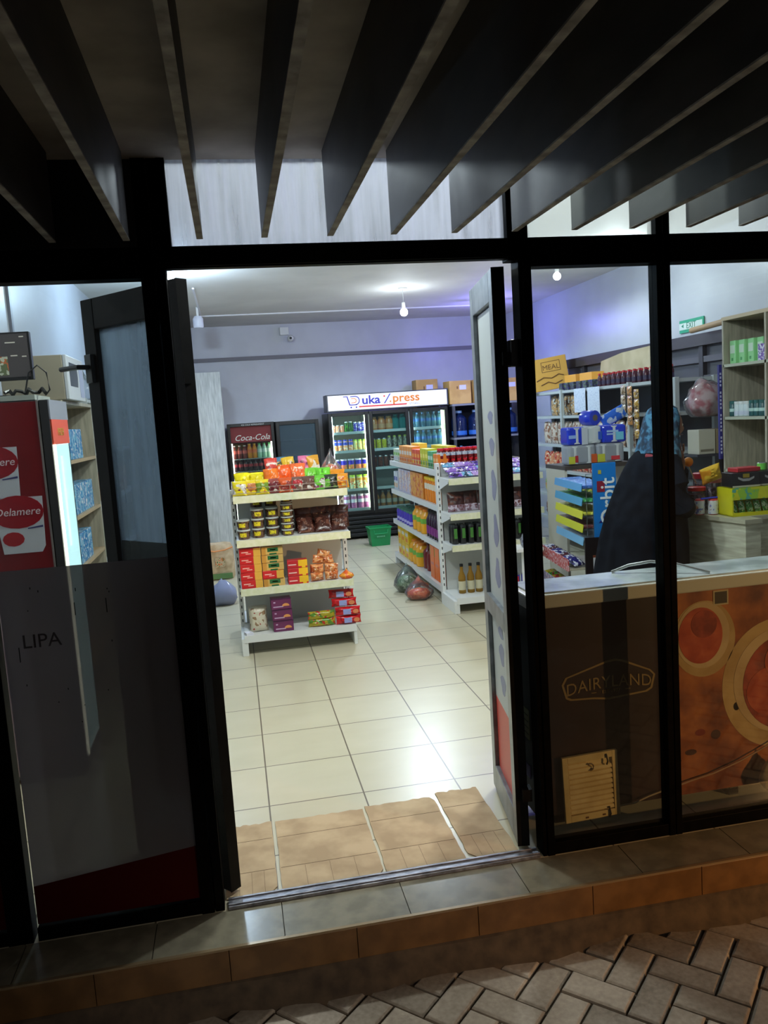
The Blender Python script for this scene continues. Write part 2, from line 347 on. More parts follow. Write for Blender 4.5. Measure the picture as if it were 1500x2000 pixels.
struct('ground_bed', G().box(-6, 9, -9, -0.196, -0.26, -0.212), CONC)

# ------------------------------------------------------------------ shopfront frame (fixed)
g = G()
for x0, x1 in ((-0.842, -0.765), (1.474, 1.498), (1.501, 1.525), (2.36, 2.44), (3.2, 3.28)): g.box(x0, x1, 0.0, 0.06, 0.0, 2.45)
g.box(-0.232, -0.190, 0.0, 0.062, 0.0, 2.45).box(-0.187, -0.157, 0.004, 0.075, 0.0, 2.45)
g.box(-0.157, -0.132, 0.0, 0.06, 2.172, 2.45)
g.box(0.978, 0.992, 0.004, 0.075, 0.0, 2.11).box(0.995, 1.022, 0.0, 0.062, 0.0, 2.1).box(0.943, 1.015, 0.0, 0.06, 2.1, 2.45)
g.box(-1.4, XR+0.1, 0.0, 0.065, 2.112, 2.172).box(-1.4, -0.157, 0.0, 0.065, 2.08, 2.112).box(0.99, XR+0.1, 0.0, 0.065, 2.078, 2.112)
g.box(-0.157, 0.978, 0.012, 0.05, 2.108, 2.112)
for x0, x1 in ((-1.4, -0.842), (-0.752, -0.232), (1.022, 1.474), (1.525, 2.36), (2.44, 3.2)): g.box(x0, x1, 0.005, 0.055, 0.0, 0.045)
struct('window_1', g, FRAME, bev=0.002)
struct('trim_6', G().box(-1.4, -0.157, 0.012, 0.05, 2.172, 2.45), BLACK)      # closed panel over the side light
struct('trim_7', G().box(-0.145, 0.965, 0.0, 0.052, 0.0, 0.012).box(-0.145, 0.965, 0.006, 0.014, 0.012, 0.017).box(-0.145, 0.965, 0.040, 0.048, 0.012, 0.017), ALU, bev=0.001)
def pane(n, x0, x1, z0, z1, mat, y=0.03): o = ob('window_%d' % n, G().box(x0, x1, y, y+0.005, z0, z1), mat); o['kind'] = 'structure'; return o
pane(2, -0.132, 0.943, 2.172, 2.45, GLASST); pane(3, 1.015, XR, 2.172, 2.45, glass_mat('whitened_upper_glass', dirt=0.3, dirt_col=(226, 228, 226), gloss=0.3, transl=0.7))  # second pane whitened: milky haze stands for the bright ceiling behind it
pane(4, -0.752, -0.232, 0.045, 2.08, GLASS); pane(5, 1.022, 1.474, 0.045, 2.078, GLASS); pane(6, 1.525, 2.36, 0.045, 2.078, GLASS)
pane(7, 2.44, 3.2, 0.045, 2.078, GLASS); pane(8, -1.28, -0.842, 0.045, 2.08, GLASS)

# film stuck on the side light: frosted sheet, red band, faint lettering
t = thing('window_film', 'frosted advertising film with a red foot band on the pane beside the doorway', 'window film', (0, 0.022, 0))
ob('frosted_sheet', G().prism([(-0.752, 0.18), (-0.232, 0.235), (-0.232, 1.215), (-0.752, 1.215)], 'y', 0, 0.001), FILM, t)
g = G().prism([(-0.752, 0.05), (-0.232, 0.05), (-0.232, 0.235), (-0.752, 0.18)], 'y', 0, 0.001)
ob('red_band', g, REDFILM, t)
lettering('LIPA', 0.062, M((58, 52, 56), 0.7), t, (-0.64, -0.002, 0.985), name='lettering')
t = thing('window_film', 'frosted advertising film on the narrow pane past the dark mullion', 'window film', (0, 0.022, 0))
ob('frosted_sheet', G().box(-1.28, -0.842, 0, 0.001, 0.26, 1.23), FILM, t); ob('red_band', G().box(-1.28, -0.842, 0, 0.001, 0.05, 0.26), REDFILM, t)
g = G()
random.seed(5)
for k in range(16):
    x = random.uniform(-0.72, -0.42); z = random.uniform(0.7, 1.18); h = random.uniform(0.006, 0.05) if k < 4 else random.uniform(0.003, 0.008)
    g.box(x, x+0.003, 0, 0.0008, z, z+h)
t2 = ob('scratch_marks', g, M((20, 18, 18), 0.8), bpy.data.objects['window_film'], (0, -0.001, 0)); t2['kind'] = 'stuff'

# ------------------------------------------------------------------ fins under the terrace roof
FX = [-1.085, -0.875, -0.67, -0.465, -0.257, -0.045, 0.148, 0.35, 0.55, 0.747, 0.948, 1.152, 1.355, 1.56, 1.755, 1.955, 2.155, 2.355, 2.555, 2.755, 2.955, 3.155, 3.355, 3.555]
cnt = 0
for i, x in enumerate(FX):
    def bf():
        gg = G().box(-0.009, 0.009, -1.95, -0.06, 2.181, 2.43, 0).box(-0.0095, 0.0095, -1.95, -0.059, 2.178, 2.182, 1)
        return ob('ceiling_fin', gg, [FINM, FINB])
    if x < -0.15: lb = '%s dark board fin outward from the doorway post, over the film-covered pane' % ORD[[4, 3, 2, 1, 0][i] if i < 5 else 0]
    elif x < 0.93: lb = '%s dark board fin hanging over the doorway, counted from the film-covered pane' % ORD[i-5]
    else: lb = '%s dark board fin over the freezer panes, counted from the doorway' % ORD[min(i-10, 15)]
    put('fin', bf, (x, 0, 0), 0, lb, 'ceiling fin', 'dark fins under the terrace roof')

# ------------------------------------------------------------------ door leaves
def leaf(name, label, hinge, ang, wd, flip):
    """leaf in local coords: hinge at x=0, leaf along +X, exterior face toward -Y"""
    t = thing(name, label, 'door', (hinge[0], hinge[1], 0), ang)
    th = 0.042
    ob('leaf_frame', G().box(0.002, 0.075, -th/2, th/2, 0.016, 2.092).box(wd-0.07, wd, -th/2, th/2, 0.016, 2.092)
       .box(0.075, wd-0.07, -th/2, th/2, 0.016, 0.13).box(0.075, wd-0.07, -th/2, th/2, 1.985, 2.092).box(0.075, wd-0.07, -th/2, th/2, 0.80, 0.875), [LEAF], t, bev=0.003)
    g = G().box(-0.001, 0.004, -th/2-0.001, th/2+0.001, 0.016, 2.092)
    ob('hinge_edge', g, LEAFD, t)
    return t, th
aR = math.atan2(0.51, 0.075)      # right leaf swings in past square
tR, th = leaf('door_leaf', 'open glazed door leaf beside the freezer, white sheet with red foot on its glass', (0.927, 0.068), aR, 0.515, 1)
ob('glass_pane', G().box(0.075, 0.445, -0.002, 0.002, 0.13, 1.985), GLASSL, tR)
g = G().box(0.08, 0.44, 0.003, 0.004, 0.44, 0.80, 0).box(0.08, 0.44, 0.003, 0.004, 0.13, 0.44, 1).box(0.08, 0.44, 0.003, 0.004, 0.875, 1.98, 0)
sh = ob('advert_sheet', g, [M((188, 196, 198), 0.4), M((206, 72, 66), 0.4)], tR)
g = G()
for k, (z, h) in enumerate(((0.5, 0.08), (0.62, 0.09), (0.73, 0.05), (0.93, 0.12), (1.09, 0.13), (1.27, 0.12), (1.44, 0.07), (1.56, 0.05))):
    n0 = len(g.v); pts = [(0.25+0.05*math.cos(a)*(1+0.3*math.sin(3*a+k)), z+h/2+h/2*math.sin(a)) for a in [2*PI*q/14 for q in range(14)]]
    g = G(); g.prism(pts, 'y', 0.0042, 0.0048); ob('printed_mark', g, M((128, 136, 172), 0.4), tR)

for z in (0.2, 1.76): ob('hinge', G().box(-0.03, 0.015, 0.0, -th/2-0.012, z, z+0.045), LEAFD, tR)
aL = math.atan2(0.40, -0.365)
tL, th = leaf('door_leaf', 'open glazed door leaf with hazy glass seen through the film-covered pane', (-0.118, 0.092), aL, 0.53, -1)
for ch in tL.children:
    if ch.name.startswith('leaf_frame'): ch.data.materials[0] = LEAFD  # this leaf shows its unlit face, so it takes the shaded copy
ob('glass_pane', G().box(0.075, 0.46, -0.002, 0.002, 0.13, 1.985), GLASSL, tL)
ob('advert_sheet', G().box(0.10, 0.455, 0.003, 0.004, 0.30, 1.23), FILM2, tL)
hd = ob('door_handle', G().box(0.475, 0.515, 0.021, 0.038, 1.80, 1.90), BLACK, tL, bev=0.003)
ob('lever', G().tube([(0.495, 0.03, 1.855), (0.50, 0.075, 1.855), (0.60, 0.08, 1.855)], 0.009, 8), BLACK, hd)
for z in (1.76,): ob('hinge', G().box(-0.006, 0.012, -0.005, 0.026, z, z+0.06), LEAFD, tL)
tag(ob('latch_box', G().box(0.950, 0.979, 0.030, 0.075, 1.755, 1.845), BLACK, bev=0.003), 'black latch box on the door post above head height', 'latch')

# ------------------------------------------------------------------ cardboard on the threshold
def sheet(x0, x1, y0, y1, label, notches, rz=0.0):
    random.seed(hash(label) % 1000 if False else int(x0*1000)+500)
    pts = []; n = 14
    for i in range(n+1): pts.append((x0+(x1-x0)*i/n, y0+random.uniform(-0.006, 0.006)))
    for i in range(1, n): pts.append((x1+random.uniform(-0.002, 0.002), y0+(y1-y0)*i/n))
    for i in range(n+1): pts.append((x1+(x0-x1)*i/n, y1+random.uniform(-0.008, 0.006)))
    for i in range(1, n): pts.append((x0+random.uniform(-0.002, 0.002), y1+(y0-y1)*i/n))
    for nx, ny, rr in notches:
        pts = [(p[0]+(p[0]-nx)*0+(rr-math.hypot(p[0]-nx, p[1]-ny))*(1 if x0+x1 > 2*nx else -1)*0.8, p[1]) if math.hypot(p[0]-nx, p[1]-ny) < rr else p for p in pts]
    g = G(); g.prism(pts, 'z', 0.0005, 0.0045, 0)
    for yy in (y0+(y1-y0)*0.30, y0+(y1-y0)*0.74): g.box(x0+0.004, x1-0.004, yy-0.0012, yy+0.0012, 0.0044, 0.0048, 1)
    for k in range(3):
        xx = x0+(x1-x0)*(0.25+0.25*k); g.box(xx, xx+0.001, y0+0.01, y0+(y1-y0)*0.29, 0.0044, 0.0047, 1)
    return tag(ob('cardboard_sheet', g, [CARD, M((92, 70, 48), 0.9)]), label, 'cardboard', 'flattened cartons on the threshold')
sheet(-0.152, 0.025, 0.055, 0.565, 'narrow flattened carton against the hazy glazed door leaf at the threshold', [(0.03, 0.05, 0.04)])
sheet(0.04, 0.402, 0.055, 0.56, 'widest flattened carton on the threshold, creased across and torn in front', [(0.40, 0.03, 0.05)])
sheet(0.413, 0.706, 0.055, 0.575, 'plain flattened carton on the threshold, second from the red-footed door leaf', [(0.70, 0.6, 0.05)])
sheet(0.722, 0.905, 0.065, 0.60, 'flattened carton on the threshold touching the red-footed door leaf', [(0.72, 0.05, 0.05)])

# ------------------------------------------------------------------ product makers (base centre at origin, front toward -Y)
def mk_tub(r=0.045, h=0.068):
    def f():
        o = ob('plastic_tub', G().lathe([(r*0.86, 0), (r*0.9, 0.003), (r, h*0.86)], 20), noise_mat('dark_date_filling', (62, 42, 34), (112, 84, 66), 60, 0.25, lo=0.4, hi=0.6))
        ob('tub_lid', G().lathe([(r*1.06, h*0.84), (r*1.07, h*0.93), (r*0.98, h), (0.001, h*0.985)], 20, cap=False), M((190, 196, 194), 0.2), o)
        g = G(); n = 8; a0, a1 = -PI/2-0.62, -PI/2+0.5; vs = []
        for k in range(n+1):
            a = a0+(a1-a0)*k/n
            for z in (0.24, 0.66): rr = r*(0.9+0.1*z)*1.012+0.0006; vs.append((rr*math.cos(a), rr*math.sin(a), h*z))
        g.add(vs, [(2*k, 2*k+2, 2*k+3, 2*k+1) for k in range(n)], 0, True)
        ob('paper_label', g, print_mat('yellow_tub_label', (226, 208, 40), (150, 130, 30), None, 90), o, flipfix=False); return o
    return f
def mk_box(name, wd, dp, h, mats, bands=None, panel=None, bev=0.003, pname='printed_panel'):
    """carton: mats[0] body; bands: list of (x0,x1,z0,z1,matidx) front patches as fractions"""
    def f():
        o = ob(name, G().box(-wd/2, wd/2, -dp/2, dp/2, 0, h), mats[0], bev=bev)
        if bands:
            g = G()
            for x0, x1, z0, z1, mi in bands:
                g.box(-wd/2+wd*x0, -wd/2+wd*x1, -dp/2-0.0012, -dp/2+0.0005, h*z0, h*z1, mi-1)
            ob(pname, g, mats[1:], o)
        return o
    return f
def mk_pillow(name, wd, h, t, mats, vb=(0.12, 0.88), seed=1, crinkle=0.006, label=None, nx=12, nz=12):
    """sealed pouch standing up; crimped strips at both ends take mats[1]"""
    def f():
        random.seed(seed); g = G(); vs = []; fs = []; mi = []
        for sd in (-1, 1):
            for j in range(nz+1):
                for i in range(nx+1):
                    u, v = i/nx*2-1, j/nz*2-1
                    th = t/2*max(0, (1-abs(u)**2.6))**0.6*max(0, (1-abs(v)**3.2))**0.7
                    th += crinkle*random.uniform(-1, 1)*(1-u*u)*(1-v*v)
                    x = u*wd/2*(1-0.06*(1-v*v)); vs.append((x, sd*max(th, 0.0008), h/2*(1+v)*(1-0.02*(u*u))))
        st = (nx+1)*(nz+1)
        for sd in (0, 1):
            for j in range(nz):
                for i in range(nx):
                    a = sd*st+j*(nx+1)+i; q = (a, a+1, a+nx+2, a+nx+1); fs.append(q if sd == 0 else q[::-1])
                    v = (j+0.5)/nz; mi.append(1 if (v < vb[0] or v > vb[1]) and len(mats) > 1 else 0)
        ringe = [j*(nx+1)+i for j, i in [(0, i) for i in range(nx)]+[(j, nx) for j in range(nz)]+[(nz, i) for i in range(nx, 0, -1)]+[(j, 0) for j in range(nz, 0, -1)]]
        for k in range(len(ringe)): a, b2 = ringe[k], ringe[(k+1) % len(ringe)]; fs.append((a, a+st, b2+st, b2)); mi.append(len(mats)-1)
        g.v = vs; g.f = fs; g.m = mi; g.s = [True]*len(fs)
        return ob(name, g, mats)
    return f
def mk_bottle(name, r, h, body, capm, labm=None, lz=(0.25, 0.55), neck=0.34, sh=0.62, cap=0.07, seg=16, fill=None):
    def f():
        rn = r*neck
        o = ob(name, G().lathe([(r*0.9, 0), (r, h*0.02), (r, h*sh), (r*0.85, h*(sh+0.08)), (rn*1.15, h*(sh+0.2)), (rn, h*(1-cap)), (rn*0.9, h*(1-cap*0.9))], seg), body)
        ob('bottle_cap', G().lathe([(rn*1.25, h*(1-cap)), (rn*1.25, h*0.995), (rn*1.1, h)], seg), capm, o)
        if labm: ob('bottle_label', G().lathe([(r*1.015, h*lz[0]), (r*1.015, h*lz[1])], seg, cap=False), labm, o)
        return o
    return f
def mk_can(name, r, h, body, top=None, stripe=None, seg=16):
    def f():
        o = ob(name, G().lathe([(r*0.82, 0), (r, h*0.05), (r, h*0.9), (r*0.84, h*0.98), (r*0.84, h)], seg, mis=[1, 0, 1, 1]), [body, top or M((190, 192, 196), 0.25, 0.9)])
        if stripe:
            g = G(); vs = []; n = 5
            for k in range(n+1):
                a = -PI/2-0.45+0.9*k/n; vs += [(r*1.01*math.cos(a), r*1.01*math.sin(a), h*0.3), (r*1.01*math.cos(a), r*1.01*math.sin(a), h*0.82)]
            g.add(vs, [(2*k, 2*k+2, 2*k+3, 2*k+1) for k in range(n)], 0, True); ob('can_emblem', g, stripe, o, flipfix=False)
        return o
    return f
def mk_bag(name, rx, ry, h, mat, seed=1, knot=0.25, fill=None, fillh=0.5, sub=3, taper=0.7):
    """crumpled polythene bag with gathered top and optional contents"""
    def f():
        random.seed(seed); bm = bmesh.new(); bmesh.ops.create_icosphere(bm, subdivisions=sub, radius=1)
        from mathutils import noise
        for v in bm.verts:
            d = 1+0.20*noise.noise(v.co*2.3+Vector((seed, 0, 0)))+0.11*noise.noise(v.co*5.1+Vector((0, seed, 0)))
            x, y, z = v.co*d; z = max(z, -0.72); t = (z+0.72)/1.72
            k = 1-taper*max(0, t-0.45)/0.55
            if v.co.z > 0.93: z += knot*1.3; k *= 0.7
            v.co = Vector((x*rx*k, y*ry*k, (z+0.72)/1.72*h))
        me = bpy.data.meshes.new(name); bm.to_mesh(me); bm.free(); me.materials.append(mat)
        for p in me.polygons: p.use_smooth = True
        o = link(name, me)
        if fill:
            bm = bmesh.new(); bmesh.ops.create_icosphere(bm, subdivisions=3, radius=1)
            for v in bm.verts:
                d = 0.86+0.14*noise.noise(v.co*3.2+Vector((seed, 3, 0))); x, y, z = v.co*d; z = max(z, -0.7); v.co = Vector((x*rx*0.93, y*ry*0.93, (z+0.72)/1.72*h*fillh+0.003))
            me = bpy.data.meshes.new('bag_contents'); bm.to_mesh(me); bm.free(); me.materials.append(fill)
            for p in me.polygons: p.use_smooth = True
            link('bag_contents', me, o)
        return o
    return f

# ------------------------------------------------------------------ gondola shelving
def gondola(name, label, loc, rotz, wd, depth, levels, base_depth, height, fence=True, rear=False, uprights=True, shift=0.0, lipc=None, bays=1):
    """back panel in the local plane y=0, shelves reach to -depth; levels are top surfaces"""
    t = thing(name, label, 'shelving', loc, rotz)
    sides = [-1] + ([1] if rear else [])
    ob('back_panel', G().box(-wd/2+0.03, wd/2-0.03, -0.012, 0.012, 0.10, height-0.02), SHIN, t)
    if uprights:
        for sx in (-1, 1):
            u = ob('upright', G().box(sx*wd/2-0.016, sx*wd/2+0.016, -0.03, 0.03, 0.0, height), SHW, t, bev=0.002)
            g = G(); z = 0.16
            while z < height-0.05: g.box(sx*(wd/2)-0.004, sx*(wd/2)+0.004, -0.0305, -0.0295, z, z+0.022); z += 0.052
            ob('slot_row', g, M((26, 28, 28), 0.6), u)['kind'] = 'stuff'
    for sd in sides:
        for k, z in enumerate(levels):
            d = base_depth if k == 0 else depth
            ys = sorted((sd*0.013, sd*d))
            nb = bays
            for b_ in range(nb):
                xa, xb = -wd/2+wd*b_/nb+0.004, -wd/2+wd*(b_+1)/nb-0.004
                s_ = ob('shelf_board', G().box(xa, xb, ys[0], ys[1], z-0.02, z), SHW, t, bev=0.002)
                yl = sorted((sd*d, sd*(d+0.006)))
                ob('price_strip', G().box(xa, xb, yl[0], yl[1], z-0.048, z+0.003), (lipc or LIP) if k else SHW, s_)
                if k:
                    for sx in (xa, xb-0.004):
                        ob('shelf_bracket', G().prism([(sd*0.02, z-0.02), (sd*d*0.92, z-0.02), (sd*d*0.92, z-0.035), (sd*0.02, z-0.11)], 'x', sx, sx+0.004), SHW, s_)
        for sx in (-1, 1):
            ob('base_foot', G().prism([(sd*0.0, 0.0), (sd*base_depth, 0.0), (sd*base_depth, levels[0]-0.02), (sd*0.0, levels[0]-0.02)], 'x', sx*(wd/2-0.004)-0.022, sx*(wd/2-0.004)+0.022 if sx < 0 else sx*(wd/2-0.004)+0.0), SHW, t, bev=0.002)
        if fence:
            g = G(); y = sd*(depth-0.012); z0 = levels[-1]
            for z in (z0+0.02, z0+0.055): g.box(-wd/2, wd/2, y-0.0018, y+0.0018, z-0.0018, z+0.0018)
            nn = max(2, int(wd/0.4))
            for q in range(nn+1): xx = -wd/2+0.004+(wd-0.008)*q/nn; g.box(xx-0.002, xx+0.002, y-0.002, y+0.002, z0, z0+0.058)
            for sx in (-1, 1):
                for z in (z0+0.02, z0+0.055): g.box(sx*wd/2-0.002, sx*wd/2+0.002, min(y, 0), max(y, 0), z-0.0018, z+0.0018)
            ob('wire_fence', g, M((196, 186, 176), 0.3, 0.6), t)
    return t

# middle gondola, levels measured at its front edge
GZ = [0.145, 0.478, 0.822, 1.13]
gondola('gondola_shelf', 'white double-sided gondola of snacks in the middle of the tiled floor', (0.368, 3.43, 0), 0, 0.806, 0.395, GZ, 0.40, 1.15, True, True)
# tubs with yellow labels
tub = mk_tub()
# (x, y, level list of heights) stacks
stacks = [(0.025, 3.12, 2, 'first'), (0.128, 3.14, 3, 'second'), (0.232, 3.16, 3, 'third'), (0.128, 3.255, 5, 'second behind'), (0.232, 3.27, 4, 'third behind')]
for x, y, n, nm in stacks:
    for k in range(n):
        if 'behind' in nm and k < 3: continue
        z = GZ[2]+0.001+k*0.069
        row = 'back row' if 'behind' in nm else 'front row'
        if 'behind' in nm: z = GZ[2]+0.001+k*0.069
        put('tub', tub, (x, y, z), random.uniform(-0.2, 0.2),
            'yellow-labelled dark tub, %s in the %s stack inward of the %s' % (['bottom', 'second up', 'third up', 'fourth up', 'fifth up'][k], nm.split()[0], row), 'tub', 'yellow-labelled tubs on the middle gondola')
# hidden supports of the back row so nothing hovers
for x, y, nm in ((0.128, 3.255, 'second'), (0.232, 3.27, 'third')):
    for k in range(3):
        put('tub', tub, (x, y, GZ[2]+0.001+k*0.069), 0, 'yellow-labelled dark tub, %s of the %s stack hidden in the back row' % (['bottom', 'second up', 'third up'][k], nm), 'tub', 'yellow-labelled tubs on the middle gondola')
flat = mk_tub(0.043, 0.044)
for k in range(5):
    put('flat', flat, (0.335, 3.13, GZ[2]+0.001+k*0.045), 0, 'shallow clear-lidded tub, %s in the stack beside the brown pouches' % ['bottom', 'second up', 'third up', 'fourth up', 'topmost'][k], 'tub', 'shallow tubs on the middle gondola')
for k in range(8):
    put('flat', flat, (0.345, 3.225, GZ[2]+0.001+k*0.033), 0, 'shallow tub, %s in the tall stack behind the clear-lidded ones' % (['bottom', 'second up', 'third up', 'fourth up', 'fifth up', 'sixth up', 'seventh up', 'topmost'][k]), 'tub', 'shallow tubs on the middle gondola', scale=(1, 1, 0.74))
BROWN = print_mat('dark_brown_pouch', (60, 28, 22), (96, 60, 48), (130, 110, 104), 26, 0.25, 0.58, 0.66, 0.5)
BROWN2 = print_mat('brown_pouch_header', (52, 22, 20), (88, 44, 30), None, 30, 0.35, 0.6)
pch = mk_pillow('snack_pouch', 0.125, 0.165, 0.045, [BROWN, BROWN2], (0.0, 0.72), 4)
for i, (x, y, tilt, rz, nm) in enumerate([(0.47, 3.13, -0.75, 0.1, 'nearest the tubs, leaning back'), (0.59, 3.12, -0.8, -0.05, 'in the middle of the front row'), (0.70, 3.13, -0.7, -0.25, 'at the aisle end of the front row'),
                                      (0.46, 3.26, -0.12, 0.0, 'standing upright nearest the tubs'), (0.57, 3.27, -0.1, 0.08, 'standing upright in the middle of the back row'), (0.66, 3.29, -0.15, -0.1, 'standing in the back row second from the aisle'), (0.735, 3.28, -0.15, -0.2, 'standing upright at the aisle end')]):
    put('pch', pch, (x, y, GZ[2]+0.006), 0, 'dark brown snack pouch %s' % nm, 'snack pouch', 'brown pouches beside the tubs', rot=(tilt, 0, rz))
# third shelf: biscuit cartons
RED, YEL, GRN = M((200, 36, 40), 0.35), M((232, 176, 44), 0.35), M((36, 96, 52), 0.4)
WHT, CRM = M((232, 230, 222), 0.4), M((226, 200, 140), 0.5)
redbox = mk_box('biscuit_carton', 0.148, 0.07, 0.056, [RED, M((222, 170, 70), 0.4), M((240, 190, 180), 0.4), M((176, 24, 30), 0.4)], [(0.66, 1.0, 0, 1, 1), (0.1, 0.42, 0.5, 0.62, 2), (0.3, 0.55, 0.3, 0.4, 2), (0.0, 0.62, 0.0, 0.12, 3)])
ylbox = mk_box('biscuit_carton', 0.150, 0.07, 0.054, [M((210, 170, 96), 0.45), GRN, M((232, 200, 130), 0.4), M((196, 140, 60), 0.4)], [(0.28, 0.78, 0.38, 0.9, 1), (0.4, 0.66, 0.55, 0.7, 2), (0.0, 0.2, 0, 1, 3), (0.36, 0.7, 0.0, 0.2, 1)])
rybox = mk_box('biscuit_carton', 0.142, 0.07, 0.056, [M((196, 40, 48), 0.35), M((236, 186, 40), 0.4), M((240, 200, 190), 0.4)], [(0.55, 1.0, 0.2, 1, 1), (0.05, 0.45, 0.36, 0.5, 2), (0.72, 0.9, 0, 0.2, 1)])
for k in range(5):
    put('redbox', redbox, (0.053, 3.09, GZ[1]+k*0.0565), 0.03*(-1)**k, 'red and amber biscuit carton, %s in the outermost stack on the middle gondola' % ['bottom', 'second up', 'third up', 'fourth up', 'topmost'][k], 'biscuit carton', 'biscuit cartons on the middle gondola')
lv = ['y', 'r', 'y', 'y', 'y']
for k in range(5):
    if lv[k] == 'y': put('ylbox', ylbox, (0.208, 3.09, GZ[1]+k*0.0565), 0.02*(-1)**k, 'tan biscuit carton with green oval, %s in its stack' % {0: 'bottom', 2: 'just above the red one', 3: 'fourth up', 4: 'topmost'}[k], 'biscuit carton', 'biscuit cartons on the middle gondola')
    else: put('redbox', redbox, (0.204, 3.085, GZ[1]+k*0.0565), 0, 'red and amber biscuit carton wedged in the stack of green-oval cartons', 'biscuit carton', 'biscuit cartons on the middle gondola')
for k in range(3):
    put('rybox', rybox, (0.378, 3.085, GZ[1]+k*0.0575), -0.02*k, 'red and yellow biscuit carton, %s of the short stack of three' % ['bottom', 'middle', 'top'][k], 'biscuit carton', 'biscuit cartons on the middle gondola')
BREAD = print_mat('bread_bag_print', (188, 104, 56), (222, 160, 104), (236, 216, 196), 30, 0.3, 0.5, 0.62, 0.6)
bun = mk_pillow('bun_packet', 0.10, 0.062, 0.06, [BREAD, M((206, 150, 110), 0.4)], (0.0, 1.0), 9, 0.008)
for i, (x, y, z, rz, ry, nm) in enumerate([(0.515, 3.09, 0, 0.3, 0, 'at the foot of the heap by the red and yellow cartons'), (0.517, 3.10, 0.057, -0.2, 0, 'second up by the red and yellow cartons'), (0.53, 3.12, 0.118, 0.5, 0.2, 'third up, tilted'),
                                   (0.62, 3.09, 0, 0.1, 0, 'at the aisle-side foot of the heap'), (0.618, 3.10, 0.055, 0.0, 0.1, 'second up on the aisle side'), (0.60, 3.12, 0.11, -0.4, -0.2, 'on top of the aisle side'), (0.565, 3.12, 0.155, 0.2, 0.3, 'crowning the heap')]):
    put('bun', bun, (x, y, GZ[1]+0.002+z), rz, 'brown bun packet %s' % nm, 'bread packet', 'bun packets on the middle gondola', rot=(0, ry, rz))
put('obag', mk_bag('orange_snack_bag', 0.05, 0.04, 0.06, print_mat('orange_snack_print', (222, 96, 40), (240, 160, 50), None, 30, 0.25, 0.5, 0.6, 0.6), 3), (0.725, 3.075, GZ[1]+0.001), 0, 'crumpled orange snack bag at the aisle corner of the biscuit shelf', 'snack bag')
# base shelf
put('loaf', mk_pillow('bread_loaf_bag', 0.135, 0.185, 0.09, [print_mat('loaf_bag_print', (214, 206, 184), (150, 120, 90), (170, 60, 50), 24, 0.3, 0.6, 0.68, 0.5), M((190, 186, 170), 0.35)], (0.0, 0.9), 6), (0.078, 3.13, GZ[0]+0.002), 0, 'cream printed loaf bag standing on the bottom shelf beside purple cartons', 'bread bag', rot=(-0.15, 0, 0.1))
PUR = M((104, 40, 84), 0.35)
purb = mk_box('biscuit_carton', 0.142, 0.09, 0.079, [PUR, M((222, 160, 90), 0.45), M((196, 170, 200), 0.4), M((66, 22, 60), 0.4)], [(0.1, 0.6, 0.2, 0.3, 2), (0.12, 0.22, 0.6, 0.72, 2), (0.0, 1.0, 0.9, 1.0, 3)])
def mk_purb():
    o = purb(); g = G(); pts = [(0.032+0.026*math.cos(a), 0.022+0.020*math.sin(a)) for a in [PI*q/8 for q in range(9)]]
    g.prism(pts, 'y', -0.0465, -0.0455); ob('biscuit_picture', g, M((222, 150, 84), 0.5), o); return o
for k in range(3): put('purb', mk_purb, (0.24+0.004*(2-k)*(1 if k else 1), 3.10, GZ[0]+0.001+k*0.080), 0.02*k, 'purple biscuit carton, %s in the stack of three on the bottom shelf' % ['lowest', 'middle', 'top'][k], 'biscuit carton', 'purple cartons on the bottom shelf')
YGP = print_mat('olive_red_print', (170, 156, 40), (84, 130, 44), (190, 44, 36), 20, 0.25, 0.52, 0.6, 0.4)
yg = mk_pillow('biscuit_packet', 0.20, 0.06, 0.05, [YGP, M((186, 40, 36), 0.35)], (0, 1), 11)
for k in range(2): put('yg', yg, (0.525, 3.09, GZ[0]+0.001+k*0.052), 0, 'olive and green biscuit packet, %s of the pair on the bottom shelf' % ['lower', 'upper'][k], 'biscuit packet', 'olive packets on the bottom shelf')
RBP = print_mat('red_roll_wrap', (198, 26, 34), (150, 12, 22), None, 20, 0.25, 0.6, 0.6, 0.4)
def mk_rb():
    o = mk_pillow('biscuit_packet', 0.185, 0.062, 0.06, [RBP, RBP], (0, 1), 13)()
    ob('blue_panel', G().box(-0.035, 0.02, -0.0335, -0.0315, 0.012, 0.05), M((150, 160, 214), 0.4), o)
    g = G(); g.prism([(0.055+0.022*math.cos(a), 0.03+0.016*math.sin(a)) for a in [2*PI*q/12 for q in range(12)]], 'y', -0.032, -0.030); ob('biscuit_picture', g, M((216, 130, 84), 0.5), o); return o
for k, (dx, dy) in enumerate(((0.018, 0), (0.016, 0.0), (-0.005, 0.02), (-0.02, 0.03))):
    put('rb', mk_rb, (0.70+dx, 3.08+dy, GZ[0]+0.001+k*0.063), -0.05*k, 'glossy red biscuit packet with blue panel, %s of the stack at the aisle corner' % ['bottom', 'second up', 'third up', 'top'][k], 'biscuit packet', 'red packets on the bottom shelf')
tag(ob('folded_paper', G().box(-0.025, 0.025, -0.03, 0.03, 0, 0.02), M((222, 224, 236), 0.6), loc=(0.0, 3.06, GZ[0]), rot=(0, 0, 0.3)), 'small white folded paper at the outer corner of the bottom gondola shelf', 'paper')
